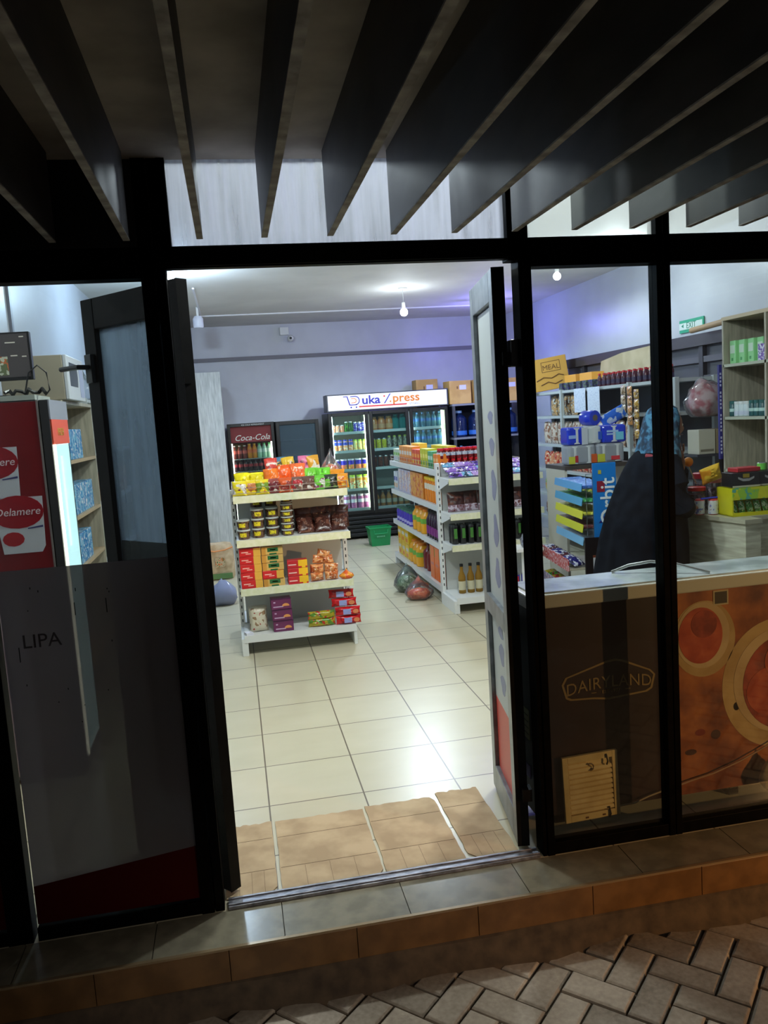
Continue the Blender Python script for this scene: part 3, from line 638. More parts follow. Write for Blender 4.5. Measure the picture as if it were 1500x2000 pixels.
# top shelf: row of snack packets in front, colourful bags behind
random.seed(21)
TOPC = [((236, 218, 40), (224, 224, 220), (110, 30, 60), 'yellow and white'), ((238, 210, 40), (190, 120, 70), (120, 60, 30), 'yellow and brown'), ((236, 214, 44), (120, 150, 50), (200, 120, 40), 'yellow and olive'),
        ((150, 70, 66), (110, 40, 46), (226, 214, 200), 'maroon'), ((214, 90, 40), (150, 60, 50), (235, 190, 150), 'rust orange'), ((112, 84, 76), (170, 40, 50), (214, 210, 200), 'brown-grey'), ((100, 70, 62), (170, 50, 60), (220, 216, 210), 'dark brown'),
        ((108, 196, 60), (220, 226, 220), (130, 60, 100), 'green and white'), ((50, 56, 44), (110, 180, 60), (20, 20, 20), 'black and green'), ((226, 150, 40), (206, 110, 30), (240, 200, 90), 'amber')]
nx_ = len(TOPC)
for i, (a, b_, c_, nm) in enumerate(TOPC):
    m = print_mat('snack_top_%d' % i, a, b_, c_, 16, 0.25, 0.5, 0.58, 0.5)
    x = 0.02+0.755*i/(nx_-0.6)
    put('top%d' % i, mk_pillow('snack_packet', 0.10, 0.105, 0.05, [m, M(a, 0.3)], (0.05, 0.78), 30+i), (x, 3.075+0.01*(i % 2), GZ[3]+0.002), 0,
        '%s snack packet in the front row behind the wire fence' % nm, 'snack packet', 'snack packets on top of the middle gondola', rot=(-0.25, 0, random.uniform(-0.12, 0.12)))
BK = [((238, 224, 30), 'bright yellow', 0.05, 0.155), ((238, 220, 36), 'lemon yellow', 0.15, 0.150), ((236, 120, 44), 'light orange', 0.255, 0.17), ((238, 96, 40), 'deep orange', 0.35, 0.19), ((232, 110, 60), 'coral', 0.44, 0.195), ((120, 206, 70), 'lime green', 0.53, 0.155), ((108, 200, 60), 'leaf green', 0.62, 0.15), ((236, 150, 40), 'amber orange', 0.72, 0.13)]
for i, (c_, nm, x, h) in enumerate(BK):
    m = print_mat('snack_back_%d' % i, c_, tuple(min(255, int(v*1.12)) for v in c_), (240, 200, 170) if i in (2, 3, 4) else tuple(int(v*0.8) for v in c_), 14, 0.2, 0.5, 0.64, 0.7)
    put('bk%d' % i, mk_pillow('snack_bag', 0.115, h, 0.06, [m], (0, 1), 50+i, 0.01), (x, 3.17+0.012*(i % 2), GZ[3]+0.003), 0, '%s puffed snack bag in the middle row on top of the gondola' % nm, 'snack bag', 'puffed bags on top of the middle gondola', rot=(-0.2, 0, random.uniform(-0.2, 0.2)))
BG = [((214, 70, 60), 'red', 0.27), ((70, 130, 170), 'teal blue', 0.34), ((236, 200, 60), 'mustard', 0.40), ((36, 60, 90), 'navy', 0.455), ((226, 120, 170), 'pink', 0.50), ((40, 120, 150), 'dark teal', 0.55), ((230, 170, 60), 'yellow-orange', 0.595)]
for i, (c_, nm, x) in enumerate(BG):
    m = print_mat('bag_rear_%d' % i, c_, (235, 190, 60) if i % 2 else (240, 236, 230), tuple(int(v*0.6) for v in c_), 18, 0.25, 0.56, 0.62, 0.6)
    put('bg%d' % i, mk_pillow('snack_bag', 0.095, 0.215, 0.04, [m, M(c_, 0.3)], (0.1, 0.85), 70+i, 0.008), (x, 3.36+0.06*(i % 2), GZ[3]+0.024), 0, '%s snack bag in the rear heap on top of the middle gondola' % nm, 'snack bag', 'rear heap of bags on the middle gondola', rot=(-0.1, random.uniform(-0.15, 0.15), random.uniform(-0.3, 0.3)))
put('clearbag', mk_bag('clear_sweet_bag', 0.085, 0.06, 0.25, POLYC, 8, 0.12, print_mat('mixed_sweets', (232, 150, 60), (222, 90, 50), (240, 230, 190), 30, 0.4, 0.48, 0.6), 0.7), (0.70, 3.36, GZ[3]+0.001), 0, 'clear bag of orange sweets standing tallest on top of the middle gondola', 'sweet bag')

# ------------------------------------------------------------------ long gondola by the aisle and its end unit
LZ = [0.13, 0.50, 0.83, 1.135]
gondola('gondola_shelf', 'long white gondola of juice and spreads running back along the aisle', (2.06, 5.03, 0), -PI/2, 2.05, 0.39, LZ, 0.395, 1.15, True, True, bays=2, lipc=SHW)
EZ = [0.125, 0.545, 0.80, 1.085]
gondola('gondola_shelf', 'white gondola end unit facing the street, black cans and amber bottles on it', (2.06, 3.955, 0), 0, 0.80, 0.34, EZ, 0.40, 1.20, False, False)
def side(key, fn, x, y, lev, label, cat, group=None, rz=-PI/2, dz=0, rot=None): return put(key, fn, (x, y, LZ[lev]+0.001+dz), rz, label, cat, group, rot=rot)
nm5 = ['first from the street end', 'second from the street end', 'third from the street end', 'fourth from the street end', 'fifth from the street end', 'sixth from the street end', 'seventh from the street end', 'eighth from the street end']
ORC = M((232, 140, 34), 0.35)
def jb(name, w_, d_, h_, a, b_, c_, key): return mk_box(name, w_, d_, h_, [M(a, 0.35), M(b_, 0.4), M(c_, 0.4)], [(0.12, 0.88, 0.5, 0.72, 1), (0.2, 0.7, 0.12, 0.36, 2)])
groups_top = [('top_orange', (0.11, 0.09, 0.17), ((232, 146, 50), (226, 220, 214), (214, 96, 30)), [5.62, 5.50, 5.38, 5.26, 5.14], 'orange carton'),
              ('top_red', (0.10, 0.09, 0.15), ((224, 70, 34), (240, 160, 60), (240, 210, 60)), [5.02, 4.91, 4.80], 'red-orange carton'),
              ('top_yellow', (0.09, 0.09, 0.165), ((206, 206, 40), (240, 230, 120), (90, 160, 60)), [4.68, 4.58, 4.48], 'yellow-green carton'),
              ('top_green', (0.085, 0.09, 0.15), ((84, 170, 120), (210, 226, 214), (30, 110, 60)), [4.38, 4.29], 'mint green carton'),
              ('top_amber', (0.08, 0.09, 0.13), ((236, 130, 44), (240, 190, 120), (200, 80, 30)), [4.19, 4.10], 'small amber carton'),
              ('top_white', (0.10, 0.08, 0.13), ((200, 214, 190), (120, 190, 60), (190, 180, 214)), [5.96, 5.85, 5.74], 'white and green carton')]
for key, dm, cc, ys, nm in groups_top:
    for i, y in enumerate(ys): side(key, jb('drink_carton', *dm, *cc, key), 1.745, y, 3, '%s atop the long gondola, %s of its kind' % (nm, nm5[i]), 'carton', 'cartons on top of the long gondola')
for i, (y, a) in enumerate(((5.56, 0), (5.44, 0), (5.32, 0))): side('top_yel2', jb('drink_carton', 0.1, 0.09, 0.19, (236, 190, 60), (230, 226, 210), (226, 130, 40), ''), 1.86, y, 3, 'pale orange carton in the rear top row, %s of its kind' % nm5[i], 'carton', 'cartons on top of the long gondola')
for i, y in enumerate((4.72, 4.62, 4.52, 4.42, 4.32, 4.22)): side('top_yel3', jb('drink_carton', 0.085, 0.08, 0.19, (228, 208, 50), (226, 226, 180), (90, 170, 60), ''), 1.86, y, 3, 'yellow carton in the rear top row, %s of its kind' % nm5[i], 'carton', 'cartons on top of the long gondola')
# red shrink-wrapped bottles, two tiers above the purple packets
rbot = mk_bottle('sauce_bottle', 0.024, 0.088, M((120, 22, 26), 0.2), M((214, 30, 44), 0.35), print_mat('pale_sauce_label', (206, 210, 222), (150, 170, 200), None, 60), (0.3, 0.62), 0.62, 0.66, 0.2)
for tier in range(2):
    for r_ in range(2):
        for i in range(12):
            put('rbot', rbot, (1.735+i*0.052, 4.08+0.055*r_, LZ[3]+0.001+tier*0.09), 0, 'small red-capped sauce bottle, %s from the upright in the %s row of the %s tier' % (ORD[i], ['front', 'second'][r_], ['lower', 'upper'][tier]), 'sauce bottle', 'red-capped sauce bottles behind the purple packets')
# second shelf
for i, y in enumerate((5.98, 5.88)): side('m_blue', jb('cereal_carton', 0.09, 0.07, 0.19, (206, 214, 226), (60, 70, 170), (226, 160, 60), ''), 1.73, y, 2, 'white carton with blue panel on the second shelf, %s' % nm5[i], 'carton', 'cartons on the long gondola')
lil = mk_box('cereal_carton', 0.13, 0.06, 0.235, [M((196, 190, 214), 0.35), print_mat('cereal_print', (214, 200, 206), (210, 150, 110), (150, 140, 200), 26, 0.35)], [(0.06, 0.94, 0.06, 0.94, 1)])
for i, y in enumerate((5.22, 5.37, 5.52, 5.68)): side('m_lil', lil, 1.72, y, 2, 'tall lilac carton on the second shelf, %s of its kind' % nm5[i], 'carton', 'cartons on the long gondola')
org = mk_box('cereal_carton', 0.13, 0.06, 0.235, [M((216, 130, 40), 0.35), print_mat('orange_print', (226, 150, 50), (196, 60, 30), (236, 196, 80), 22, 0.35)], [(0.06, 0.94, 0.06, 0.94, 1)])
for i, y in enumerate((4.70, 4.84, 4.98, 5.10)): side('m_org', org, 1.72, y, 2, 'tall orange-red carton on the second shelf, %s of its kind' % nm5[i], 'carton', 'cartons on the long gondola')
jar = mk_bottle('spread_jar', 0.042, 0.22, M((226, 130, 26), 0.25), M((226, 190, 40), 0.35), M((224, 214, 190), 0.4), (0.5, 0.74), 0.8, 0.78, 0.12)
for i, y in enumerate((4.11, 4.20, 4.29, 4.38, 4.47, 4.56)): side('m_jar', jar, 1.73, y, 2, 'orange jar with yellow cap on the second shelf, %s' % nm5[i], 'jar', 'orange jars on the long gondola')
# third shelf
pj = mk_bottle('spread_jar', 0.045, 0.15, M((66, 50, 170), 0.3), M((60, 110, 90), 0.4), M((176, 170, 220), 0.4), (0.1, 0.3), 0.8, 0.72, 0.16)
for r_ in range(2):
    for i in range(6): side('l_pj', pj, 1.725+0.1*r_, 5.30+i*0.12, 1, 'green-lidded violet jar, %s in the %s row' % (nm5[i], ['front', 'back'][r_]), 'jar', 'violet jars on the long gondola')
oj = mk_bottle('juice_jar', 0.075, 0.23, M((226, 160, 34), 0.25), M((210, 120, 30), 0.35), M((110, 170, 60), 0.4), (0.42, 0.62), 0.5, 0.7, 0.1)
for i, y in enumerate((4.73, 4.90, 5.07)): side('l_oj', oj, 1.745, y, 1, 'round amber juice jar with green label, %s' % nm5[i], 'jar', 'amber juice jars on the long gondola')
dj = mk_bottle('cordial_bottle', 0.038, 0.25, M((44, 20, 44), 0.2), M((24, 24, 28), 0.35), M((120, 40, 120), 0.4), (0.12, 0.42), 0.4, 0.6, 0.1)
for i in range(6): side('l_dj', dj, 1.72, 4.10+0.09*i, 1, 'dark cordial bottle with purple label, %s' % nm5[i], 'bottle', 'dark cordial bottles on the long gondola')
# base shelf
yb = jb('oil_carton', 0.16, 0.14, 0.155, (228, 190, 36), (206, 206, 200), (222, 120, 30), '')
for r_ in range(2):
    for i, y in enumerate((5.52, 5.70, 5.88)): side('b_yb', yb, 1.76, y, 0, 'yellow carton on the bottom shelf, %s in the %s layer' % (nm5[i], ['lower', 'upper'][r_]), 'carton', 'yellow cartons on the bottom shelf', dz=0.157*r_)
for i, y in enumerate((5.06, 5.21, 5.36)): side('b_oj', oj, 1.755, y, 0, 'amber juice jar on the bottom shelf, %s' % nm5[i], 'jar', 'amber juice jars on the bottom shelf')
rj = mk_bottle('juice_jar', 0.06, 0.25, M((110, 20, 20), 0.25), M((60, 12, 14), 0.35), None)
for i, y in enumerate((4.78, 4.92)): side('b_rj', rj, 1.78, y, 0, 'dark red juice jar on the bottom shelf, %s' % nm5[i], 'jar', 'dark red jars on the bottom shelf')
ob_ = mk_box('juice_carton', 0.15, 0.12, 0.30, [M((236, 112, 26), 0.35), M((206, 120, 110), 0.4), M((90, 150, 60), 0.4)], [(0.15, 0.85, 0.42, 0.5, 1), (0.0, 0.1, 0.7, 0.95, 2)])
for i, y in enumerate((4.10, 4.27, 4.44)): side('b_ob', ob_, 1.75, y, 0, 'large orange juice carton on the bottom shelf, %s' % nm5[i], 'carton', 'orange juice cartons on the bottom shelf')
# end unit goods
random.seed(31)
PK = [((120, 80, 190), 'violet'), ((150, 110, 200), 'lavender'), ((110, 170, 210), 'sky blue'), ((80, 50, 160), 'deep purple'), ((180, 150, 214), 'pale mauve')]
for i in range(24):
    c_, nm = PK[(i*7) % 5]; r_, q = divmod(i, 8)
    m = print_mat('snack_bar_%s' % nm, c_, tuple(int(v*0.45) for v in c_), (214, 196, 226), 20, 0.25, 0.56, 0.6, 0.4)
    put('bar'+nm, mk_pillow('chocolate_packet', 0.12, 0.085, 0.022, [m], (0, 1), 3, 0.004), (1.74+q*0.088, 3.668+0.085*r_, EZ[3]+0.014+0.035*r_), 0, '%s wrapped packet lying on the end unit, %s along the %s row' % (nm, ORD[q], ['front', 'middle', 'back'][r_]), 'chocolate packet', 'wrapped packets on the end unit', rot=(-PI/2+0.35, 0, random.uniform(-0.25, 0.25)))
bp2 = mk_pillow('snack_pouch', 0.15, 0.165, 0.05, [BROWN2, print_mat('pouch_pale_foot', (130, 104, 116), (186, 176, 190), (96, 44, 40), 26, 0.3, 0.5, 0.6, 0.4)], (0.35, 1.0), 14)
for i, x in enumerate((1.76, 1.88, 2.02, 2.16, 2.30)): put('bp2', bp2, (x, 3.76+0.02*(i % 2), EZ[2]+0.004), 0, 'brown and silver pouch on the end unit, %s from the white upright' % ORD[i], 'snack pouch', 'brown pouches on the end unit', rot=(-0.2, 0, 0.1*(i % 2)))
mc = mk_can('energy_drink_can', 0.031, 0.158, M((18, 20, 20), 0.25), M((70, 74, 76), 0.3, 0.8), M((64, 120, 50), 0.4))
for r_ in range(2):
    for i in range(10): put('mc', mc, (1.715+0.067*i, 3.70+0.075*r_, EZ[1]+0.001), 0.05*i, 'black energy drink can with green mark, %s from the white upright in the %s row' % (ORD[i], ['front', 'back'][r_]), 'can', 'black cans on the end unit')
wb = mk_bottle('beverage_bottle', 0.030, 0.245, glass_mat('amber_drink', tint=(226, 200, 130), dirt=0.55, dirt_col=(206, 164, 80), gloss=1.0, transl=0.5), M((22, 24, 28), 0.35), M((196, 190, 160), 0.45), (0.12, 0.42), 0.4, 0.55, 0.09)
for i, x in enumerate((1.765, 1.84, 1.91, 1.985)): put('wb', wb, (x, 3.74, EZ[0]+0.001), 0, 'amber bottle on the end unit foot shelf, %s from the white upright' % ORD[i], 'bottle', 'amber bottles on the end unit')
rbx = mk_can('soda_can', 0.03, 0.12, M((60, 60, 170), 0.3), None, M((206, 50, 50), 0.4))
for i in range(3): put('rbx', rbx, (2.16+0.075*i, 3.74, EZ[0]+0.001), 0, 'blue and red can on the end unit foot shelf, %s past the amber bottles' % ORD[i], 'can', 'blue cans on the end unit')

# ------------------------------------------------------------------ things on the floor
put('greenbag', mk_bag('vegetable_bag', 0.13, 0.12, 0.26, POLYC, 12, 0.0, print_mat('green_vegetables', (120, 150, 110), (60, 96, 60), (170, 190, 160), 22, 0.5, 0.5, 0.58), 0.62), (1.48, 4.58, 0.001), 0.4, 'clear bag of green vegetables on the floor by the long gondola', 'vegetable bag')
put('carrotbag', mk_bag('carrot_bag', 0.13, 0.10, 0.19, POLYC, 5, 0.08, print_mat('carrots', (230, 100, 44), (206, 70, 36), (236, 140, 90), 20, 0.4, 0.5, 0.6), 0.55), (1.50, 4.22, 0.001), 0, 'clear bag of orange carrots on the floor at the gondola corner', 'carrot bag')
def basket():
    t = link('shopping_basket', None)
    g = G(); a, b_, h = 0.115, 0.085, 0.235; tp = 1.22
    def rr(k, z, wt=0): return [(-a*k+wt, -b_*k+wt, z), (a*k-wt, -b_*k+wt, z), (a*k-wt, b_*k-wt, z), (-a*k+wt, b_*k-wt, z)]
    vs = rr(1, 0)+rr(tp, h)+rr(tp, h, 0.004)+rr(1, 0.004, 0.004)
    fs = [(0, 1, 2, 3)]+[(k+4*j, (k+1) % 4+4*j, (k+1) % 4+4*j+4, k+4*j+4) for j in range(3) for k in range(4)]+[(12, 13, 14, 15)]
    g.add(vs, fs); ob('basket_body', g, M((20, 128, 72), 0.35), t)
    g = G().frame(-a*tp-0.008, a*tp+0.008, -b_*tp-0.008, b_*tp+0.008, 0, 0.016, 0.012, 0.012)
    for i in range(len(g.v)): x, y, z = g.v[i]; g.v[i] = (x, z, y+h-0.012)
    ob('basket_rim', g, M((24, 140, 80), 0.35), t)
    ob('basket_handle', G().tube([(-0.09, -b_*tp-0.012, h-0.03), (-0.08, -b_*tp-0.016, h-0.075), (0.08, -b_*tp-0.016, h-0.075), (0.09, -b_*tp-0.012, h-0.03)], 0.006, 6), M((26, 150, 90), 0.3), t)
    for q in range(6): ob('printed_mark', G().box(-0.05+0.018*q, -0.038+0.018*q, -0.0975, -0.0945, h*0.50, h*0.57), M((120, 196, 156), 0.4), t, rot=(0.05, 0, 0))
    return t
put('basket', basket, (1.73, 7.42, 0.001), 0.05, 'green plastic shopping basket on the floor in front of the big fridge', 'shopping basket')
def sack():
    t = link('paper_sack', None)
    g = G(); random.seed(2)
    vs = []; fs = []; prof = [(0.13, 0), (0.15, 0.03), (0.15, 0.2), (0.145, 0.33), (0.12, 0.375), (0.06, 0.385)]
    n = 20
    for r_, z in prof:
        for k in range(n):
            a = 2*PI*k/n; q = 1/max(abs(math.cos(a)), abs(math.sin(a)))**0.75; vs.append((r_*math.cos(a)*q+random.uniform(-0.004, 0.004), r_*math.sin(a)*q*0.8, z+random.uniform(-0.004, 0.004) if z else 0))
    for j in range(len(prof)-1):
        for k in range(n): fs.append((j*n+k, j*n+(k+1) % n, (j+1)*n+(k+1) % n, (j+1)*n+k))
    fs.append(tuple(range(n))[::-1]); fs.append(tuple((len(prof)-1)*n+k for k in range(n)))
    g.add(vs, fs, 0, True)
    ob('sack_body', g, noise_mat('kraft_paper', (176, 152, 118), (200, 178, 146), 12, 0.75, bump=0.4), t)
    ob('printed_band', G().box(-0.05, 0.05, -0.142, -0.134, 0.14, 0.24), print_mat('sack_print', (182, 160, 128), (190, 110, 60), (70, 110, 60), 34, 0.6, 0.56, 0.6), t)
    ob('orange_fold', G().tube([(-0.14, -0.12, 0.33), (-0.05, -0.135, 0.31), (0.06, -0.135, 0.32), (0.14, -0.12, 0.345)], 0.008, 6), M((214, 140, 80), 0.6), t)
    ob('green_foot_band', G().box(-0.12, 0.12, -0.140, -0.130, 0.012, 0.07), M((84, 120, 70), 0.6), t)
    return t
put('sack', sack, (-0.235, 6.18, 0.001), 0, 'brown paper sack standing on the floor in front of the pale cabinet', 'sack')
put('whitebag', mk_bag('polythene_bag', 0.135, 0.12, 0.24, glass_mat('milky_polythene', tint=(225, 230, 245), dirt=0.55, dirt_col=(200, 206, 232), rough=0.15, gloss=1.6, transl=0.4), 21, -0.1, M((196, 200, 220), 0.5), 0.75), (-0.20, 4.84, 0.001), 0, 'crumpled white polythene bag on the floor below the paper sack', 'polythene bag')
# tall grey cabinet standing out from the side wall
t = thing('tall_cabinet', 'tall pale grey wood-grain cabinet standing in front of the back wall', 'cabinet', (-0.68, 7.75, 0))
ob('cabinet_body', G().box(-0.595, 0.595, -0.30, 0.35, 0.0, 2.26), [WOODB], t, bev=0.003)
ob('front_panel', G().box(-0.598, 0.598, -0.355, -0.301, 0.0, 2.275), [WOODG], t, bev=0.003)
put('smallcard', mk_box('small_carton', 0.16, 0.16, 0.30, [CARTON2]), (-0.47, 7.29, 0.36), 0, 'small pale carton on a stool against the tall grey cabinet', 'carton')
t = thing('stool', 'low dark stool under the pale carton by the tall cabinet', 'stool', (-0.47, 7.28, 0))
ob('seat', G().box(-0.11, 0.11, -0.10, 0.10, 0.33, 0.36), M((104, 92, 76), 0.6), t, bev=0.003)
for sx in (-1, 1):
    for sy in (-1, 1): ob('leg', G().box(sx*0.09-0.012, sx*0.09+0.012, sy*0.08-0.012, sy*0.08+0.012, 0, 0.33), M((60, 52, 44), 0.6), t)

# ------------------------------------------------------------------ fridges
LED = M((235, 248, 250), 0.4, 0, 20.0); LEDY = M((250, 250, 214), 0.4, 0, 16.0)
FIN_IN = M((224, 232, 230), 0.4)
def fridge_shell(t, x0, x1, y0, y1, z0, z1, mat, inner, wall=0.03):
    g = G().box(x0, x0+wall, y0, y1, z0, z1, 0).box(x1-wall, x1, y0, y1, z0, z1, 0).box(x0+wall, x1-wall, y1-wall, y1, z0, z1, 0)
    g.box(x0+wall, x1-wall, y0, y1-wall, z1-wall, z1, 0).box(x0+wall, x1-wall, y0, y1-wall, z0, z0+wall, 0)
    ob('cabinet_body', g, [mat], t)
    g = G().box(x0+wall, x0+wall+0.004, y0+0.03, y1-wall, z0+wall, z1-wall).box(x1-wall-0.004, x1-wall, y0+0.03, y1-wall, z0+wall, z1-wall).box(x0+wall, x1-wall, y1-wall-0.006, y1-wall, z0+wall, z1-wall)
    ob('inner_lining', g, [inner], t)
def fridge_door(t, x0, x1, z0, z1, y, mat, fr=0.035, glass=GLASSF, hside=1):
    d = ob('door', G().frame(x0, x1, z0, z1, y-0.03, y, fr, fr), mat, t, bev=0.003)
    ob('glass_pane', G().box(x0+fr, x1-fr, y-0.018, y-0.014, z0+fr, z1-fr), glass, d)
    xh = x1-fr*0.5 if hside > 0 else x0+fr*0.5
    ob('handle', G().box(xh-0.006, xh+0.006, y-0.05, y-0.03, (z0+z1)/2-0.12, (z0+z1)/2+0.12), DGREY, d)
    return d
# the large three-door display fridge
t = thing('display_fridge', 'large black three-door display fridge with a lit name board against the back wall', 'fridge', (1.255, 8.05, 0))
FW = 1.63
fridge_shell(t, 0.0, FW, 0.0, 0.68, 0.34, 1.70, BLACK, FIN_IN)
ob('base_grille', G().box(0.02, FW-0.02, 0.02, 0.66, 0.03, 0.34, 0), [M((24, 25, 27), 0.4)], t)
for k in range(5): ob('grille_bar', G().box(0.0, FW, -0.02, 0.02, 0.05+0.055*k, 0.085+0.055*k), M((34, 36, 38), 0.35, 0.3), t, bev=0.004)
for k, (a, b_) in enumerate(((0.0, 0.54), (0.545, 1.09), (1.095, FW))):
    fridge_door(t, a+0.004, b_-0.004, 0.345, 1.70, 0.0, BLACK, 0.045)
for x in (0.542, 1.092): ob('divider_panel', G().box(x-0.01, x+0.01, 0.02, 0.62, 0.37, 1.67), FIN_IN, t)
for x, mt_ in ((0.05, LED), (0.50, LEDY), (1.56, LEDY), (1.14, LED)): ob('light_tube', G().box(x-0.012, x+0.012, 0.025, 0.045, 0.42, 1.66), mt_, t)
hb = ob('name_board', G().box(-0.008, FW+0.008, -0.045, 0.30, 1.715, 1.94), [M((60, 62, 70), 0.4)], t, bev=0.004)
ob('lit_face', G().box(0.012, FW-0.012, -0.050, -0.044, 1.73, 1.925), [M((226, 226, 234), 0.6, 0, 0.5)], hb)
BLU = M((50, 44, 160), 0.5, 0, 0.1); ORG_ = M((214, 120, 36), 0.5, 0, 0.12); REDB = M((206, 50, 50), 0.5, 0, 0.15)
lettering('uka', 0.155, BLU, hb, (0.585, -0.052, 1.845), bold=0.022, sx=1.15)
lettering('press', 0.155, ORG_, hb, (1.06, -0.052, 1.850), bold=0.022, sx=1.12)
g = G()
n0 = len(g.v); g.prism([(0.30, 1.905), (0.225, 1.905), (0.225, 1.895), (0.262, 1.895), (0.30, 1.775), (0.40, 1.775), (0.425, 1.80), (0.43, 1.85), (0.415, 1.885), (0.38, 1.905), (0.33, 1.905), (0.33, 1.893), (0.375, 1.893), (0.40, 1.877), (0.412, 1.85), (0.408, 1.81), (0.39, 1.787), (0.31, 1.787), (0.276, 1.895)], 'y', -0.0535, -0.0515)
g.lathe([(0.009, 0), (0.009, 0.002)], 10); ob('cart_emblem', g, BLU, hb) if False else None
g = G().prism([(0.215, 1.910), (0.275, 1.910), (0.305, 1.800), (0.395, 1.800), (0.395, 1.788), (0.293, 1.788), (0.263, 1.899), (0.215, 1.899)], 'y', -0.0535, -0.0515)
ob('cart_emblem', g, BLU, hb)
def arc(cx, cz, r0, r1, a0, a1, sx=1, n=14): return [(cx+sx*r1*math.cos(a0+(a1-a0)*k/n), cz+r1*math.sin(a0+(a1-a0)*k/n)) for k in range(n+1)]+[(cx+sx*r0*math.cos(a1+(a0-a1)*k/n), cz+r0*math.sin(a1+(a0-a1)*k/n)) for k in range(n+1)]
ob('cart_emblem', G().prism(arc(0.375, 1.849, 0.048, 0.060, -PI/2, PI/2), 'y', -0.0535, -0.0515), BLU, hb)
ob('cart_emblem', G().prism([(0.31, 1.909), (0.375, 1.909), (0.375, 1.897), (0.31, 1.897)], 'y', -0.0535, -0.0515), BLU, hb)
ob('cart_emblem', G().prism(arc(0.36, 1.848, 0.022, 0.032, -PI/2, PI/2), 'y', -0.0535, -0.0515).prism([(0.32, 1.88), (0.36, 1.88), (0.36, 1.871), (0.32, 1.871)], 'y', -0.0535, -0.0515).prism([(0.32, 1.825), (0.36, 1.825), (0.36, 1.816), (0.32, 1.816)], 'y', -0.0535, -0.0515), ORG_, hb)
for xx in (0.315, 0.385): ob('cart_wheel', G().prism([(xx+0.011*math.cos(a), 1.762+0.011*math.sin(a)) for a in [2*PI*q/12 for q in range(12)]], 'y', -0.0535, -0.0515), BLU, hb)
ob('slash_mark', G().prism([(0.755, 1.79), (0.772, 1.79), (0.855, 1.915), (0.838, 1.915)], 'y', -0.0535, -0.0515), BLU, hb)
ob('slash_dot', G().prism([(0.765+0.012*math.cos(a), 1.885+0.012*math.sin(a)) for a in [2*PI*q/12 for q in range(12)]], 'y', -0.0535, -0.0515), REDB, hb)
ob('slash_dot', G().prism([(0.845+0.012*math.cos(a), 1.812+0.012*math.sin(a)) for a in [2*PI*q/12 for q in range(12)]], 'y', -0.0535, -0.0515), ORG_, hb)
ob('red_stroke', G().prism([(0.42, 1.757), (1.06, 1.757), (1.07, 1.775), (0.42, 1.775)], 'y', -0.0535, -0.0515), REDB, hb)
lettering('STORES', 0.032, BLU, hb, (1.17, -0.052, 1.765), name='lettering', spacing=1.3)
FZ = [0.40, 0.665, 0.93, 1.18, 1.425]
FX0, FY0 = 1.255, 8.05
for k, z in enumerate(FZ):
    for (a, b_) in ((0.036, 0.530), (0.554, 1.080), (1.104, 1.594)):
        ob('wire_shelf', G().box(a, b_, 0.05, 0.60, z-0.008, z).box(a, b_, 0.035, 0.05, z-0.014, z+0.022), M((206, 214, 212), 0.35), t)
def row(key, fn, door, lev, xs, label, cat, group, y=0.13, rows=1, dy=0.085):
    x0 = (0.05, 0.57, 1.12)[door]
    for r_ in range(rows):
        for i, x in enumerate(xs):
            rt = (', ' + ORD[r_] + ' row back') if r_ else ''
            put(key, fn, (FX0+x0+x, FY0+y+dy*r_, FZ[lev]+0.001), 0, (label % ORD[i])+rt, cat, group)
def lin_(n, a, b): return [a+(b-a)*i/(n-1) for i in range(n)]
def cmat(a, b_, c_=None): return print_mat('can_print_%d_%d_%d_%d' % (*a, b_[0]), a, b_, c_, 40, 0.3, 0.55, 0.62)
row('cA', mk_can('drink_can', 0.028, 0.115, cmat((238, 150, 110), (240, 230, 225))), 0, 4, [0.03, 0.09, 0.15], 'salmon and white can on the top shelf of the big fridge, %s', 'can', 'top shelf cans in the big fridge')
row('cB', mk_can('drink_can', 0.028, 0.155, cmat((30, 90, 36), (90, 170, 60))), 0, 4, [0.205, 0.265], 'tall green can on the top shelf of the big fridge, %s', 'can', 'top shelf cans in the big fridge')
row('cC', mk_can('drink_can', 0.028, 0.145, cmat((60, 56, 180), (220, 224, 240))), 0, 4, [0.325, 0.385, 0.44], 'blue and silver can on the top shelf of the big fridge, %s', 'can', 'top shelf cans in the big fridge')
row('cD', mk_bottle('yoghurt_bottle', 0.033, 0.16, cmat((232, 150, 90), (240, 220, 200)), M((52, 70, 200), 0.3), M((56, 80, 200), 0.35), (0.55, 0.8), 0.7, 0.8, 0.15), 0, 3, lin_(4, 0.035, 0.25), 'small bottle with blue shoulder on the fourth shelf of the big fridge, %s', 'bottle', 'blue-capped bottles in the big fridge')
row('cE', mk_bottle('yoghurt_bottle', 0.030, 0.155, cmat((210, 214, 150), (220, 150, 60)), M((150, 190, 60), 0.3), None, (0.5, 0.8), 0.7, 0.8, 0.15), 0, 3, lin_(3, 0.31, 0.44), 'small bottle with lime cap on the fourth shelf of the big fridge, %s', 'bottle', 'lime-capped bottles in the big fridge')
row('cF', mk_bottle('yoghurt_tub', 0.042, 0.15, cmat((236, 120, 90), (240, 180, 60)), M((228, 230, 246), 0.3), M((50, 40, 190), 0.35), (0.5, 0.86), 0.85, 0.8, 0.12), 0, 2, lin_(5, 0.045, 0.43), 'tub with violet-blue band on the third shelf of the big fridge, %s', 'tub', 'violet-banded tubs in the big fridge')
row('cG', mk_bottle('milk_bottle', 0.045, 0.195, cmat((228, 236, 190), (230, 130, 70)), M((190, 226, 70), 0.3), M((232, 160, 70), 0.35), (0.62, 0.8), 0.7, 0.78, 0.12), 0, 1, lin_(5, 0.05, 0.43), 'pale bottle with lime cap on the second shelf of the big fridge, %s', 'bottle', 'lime-capped milk bottles in the big fridge')
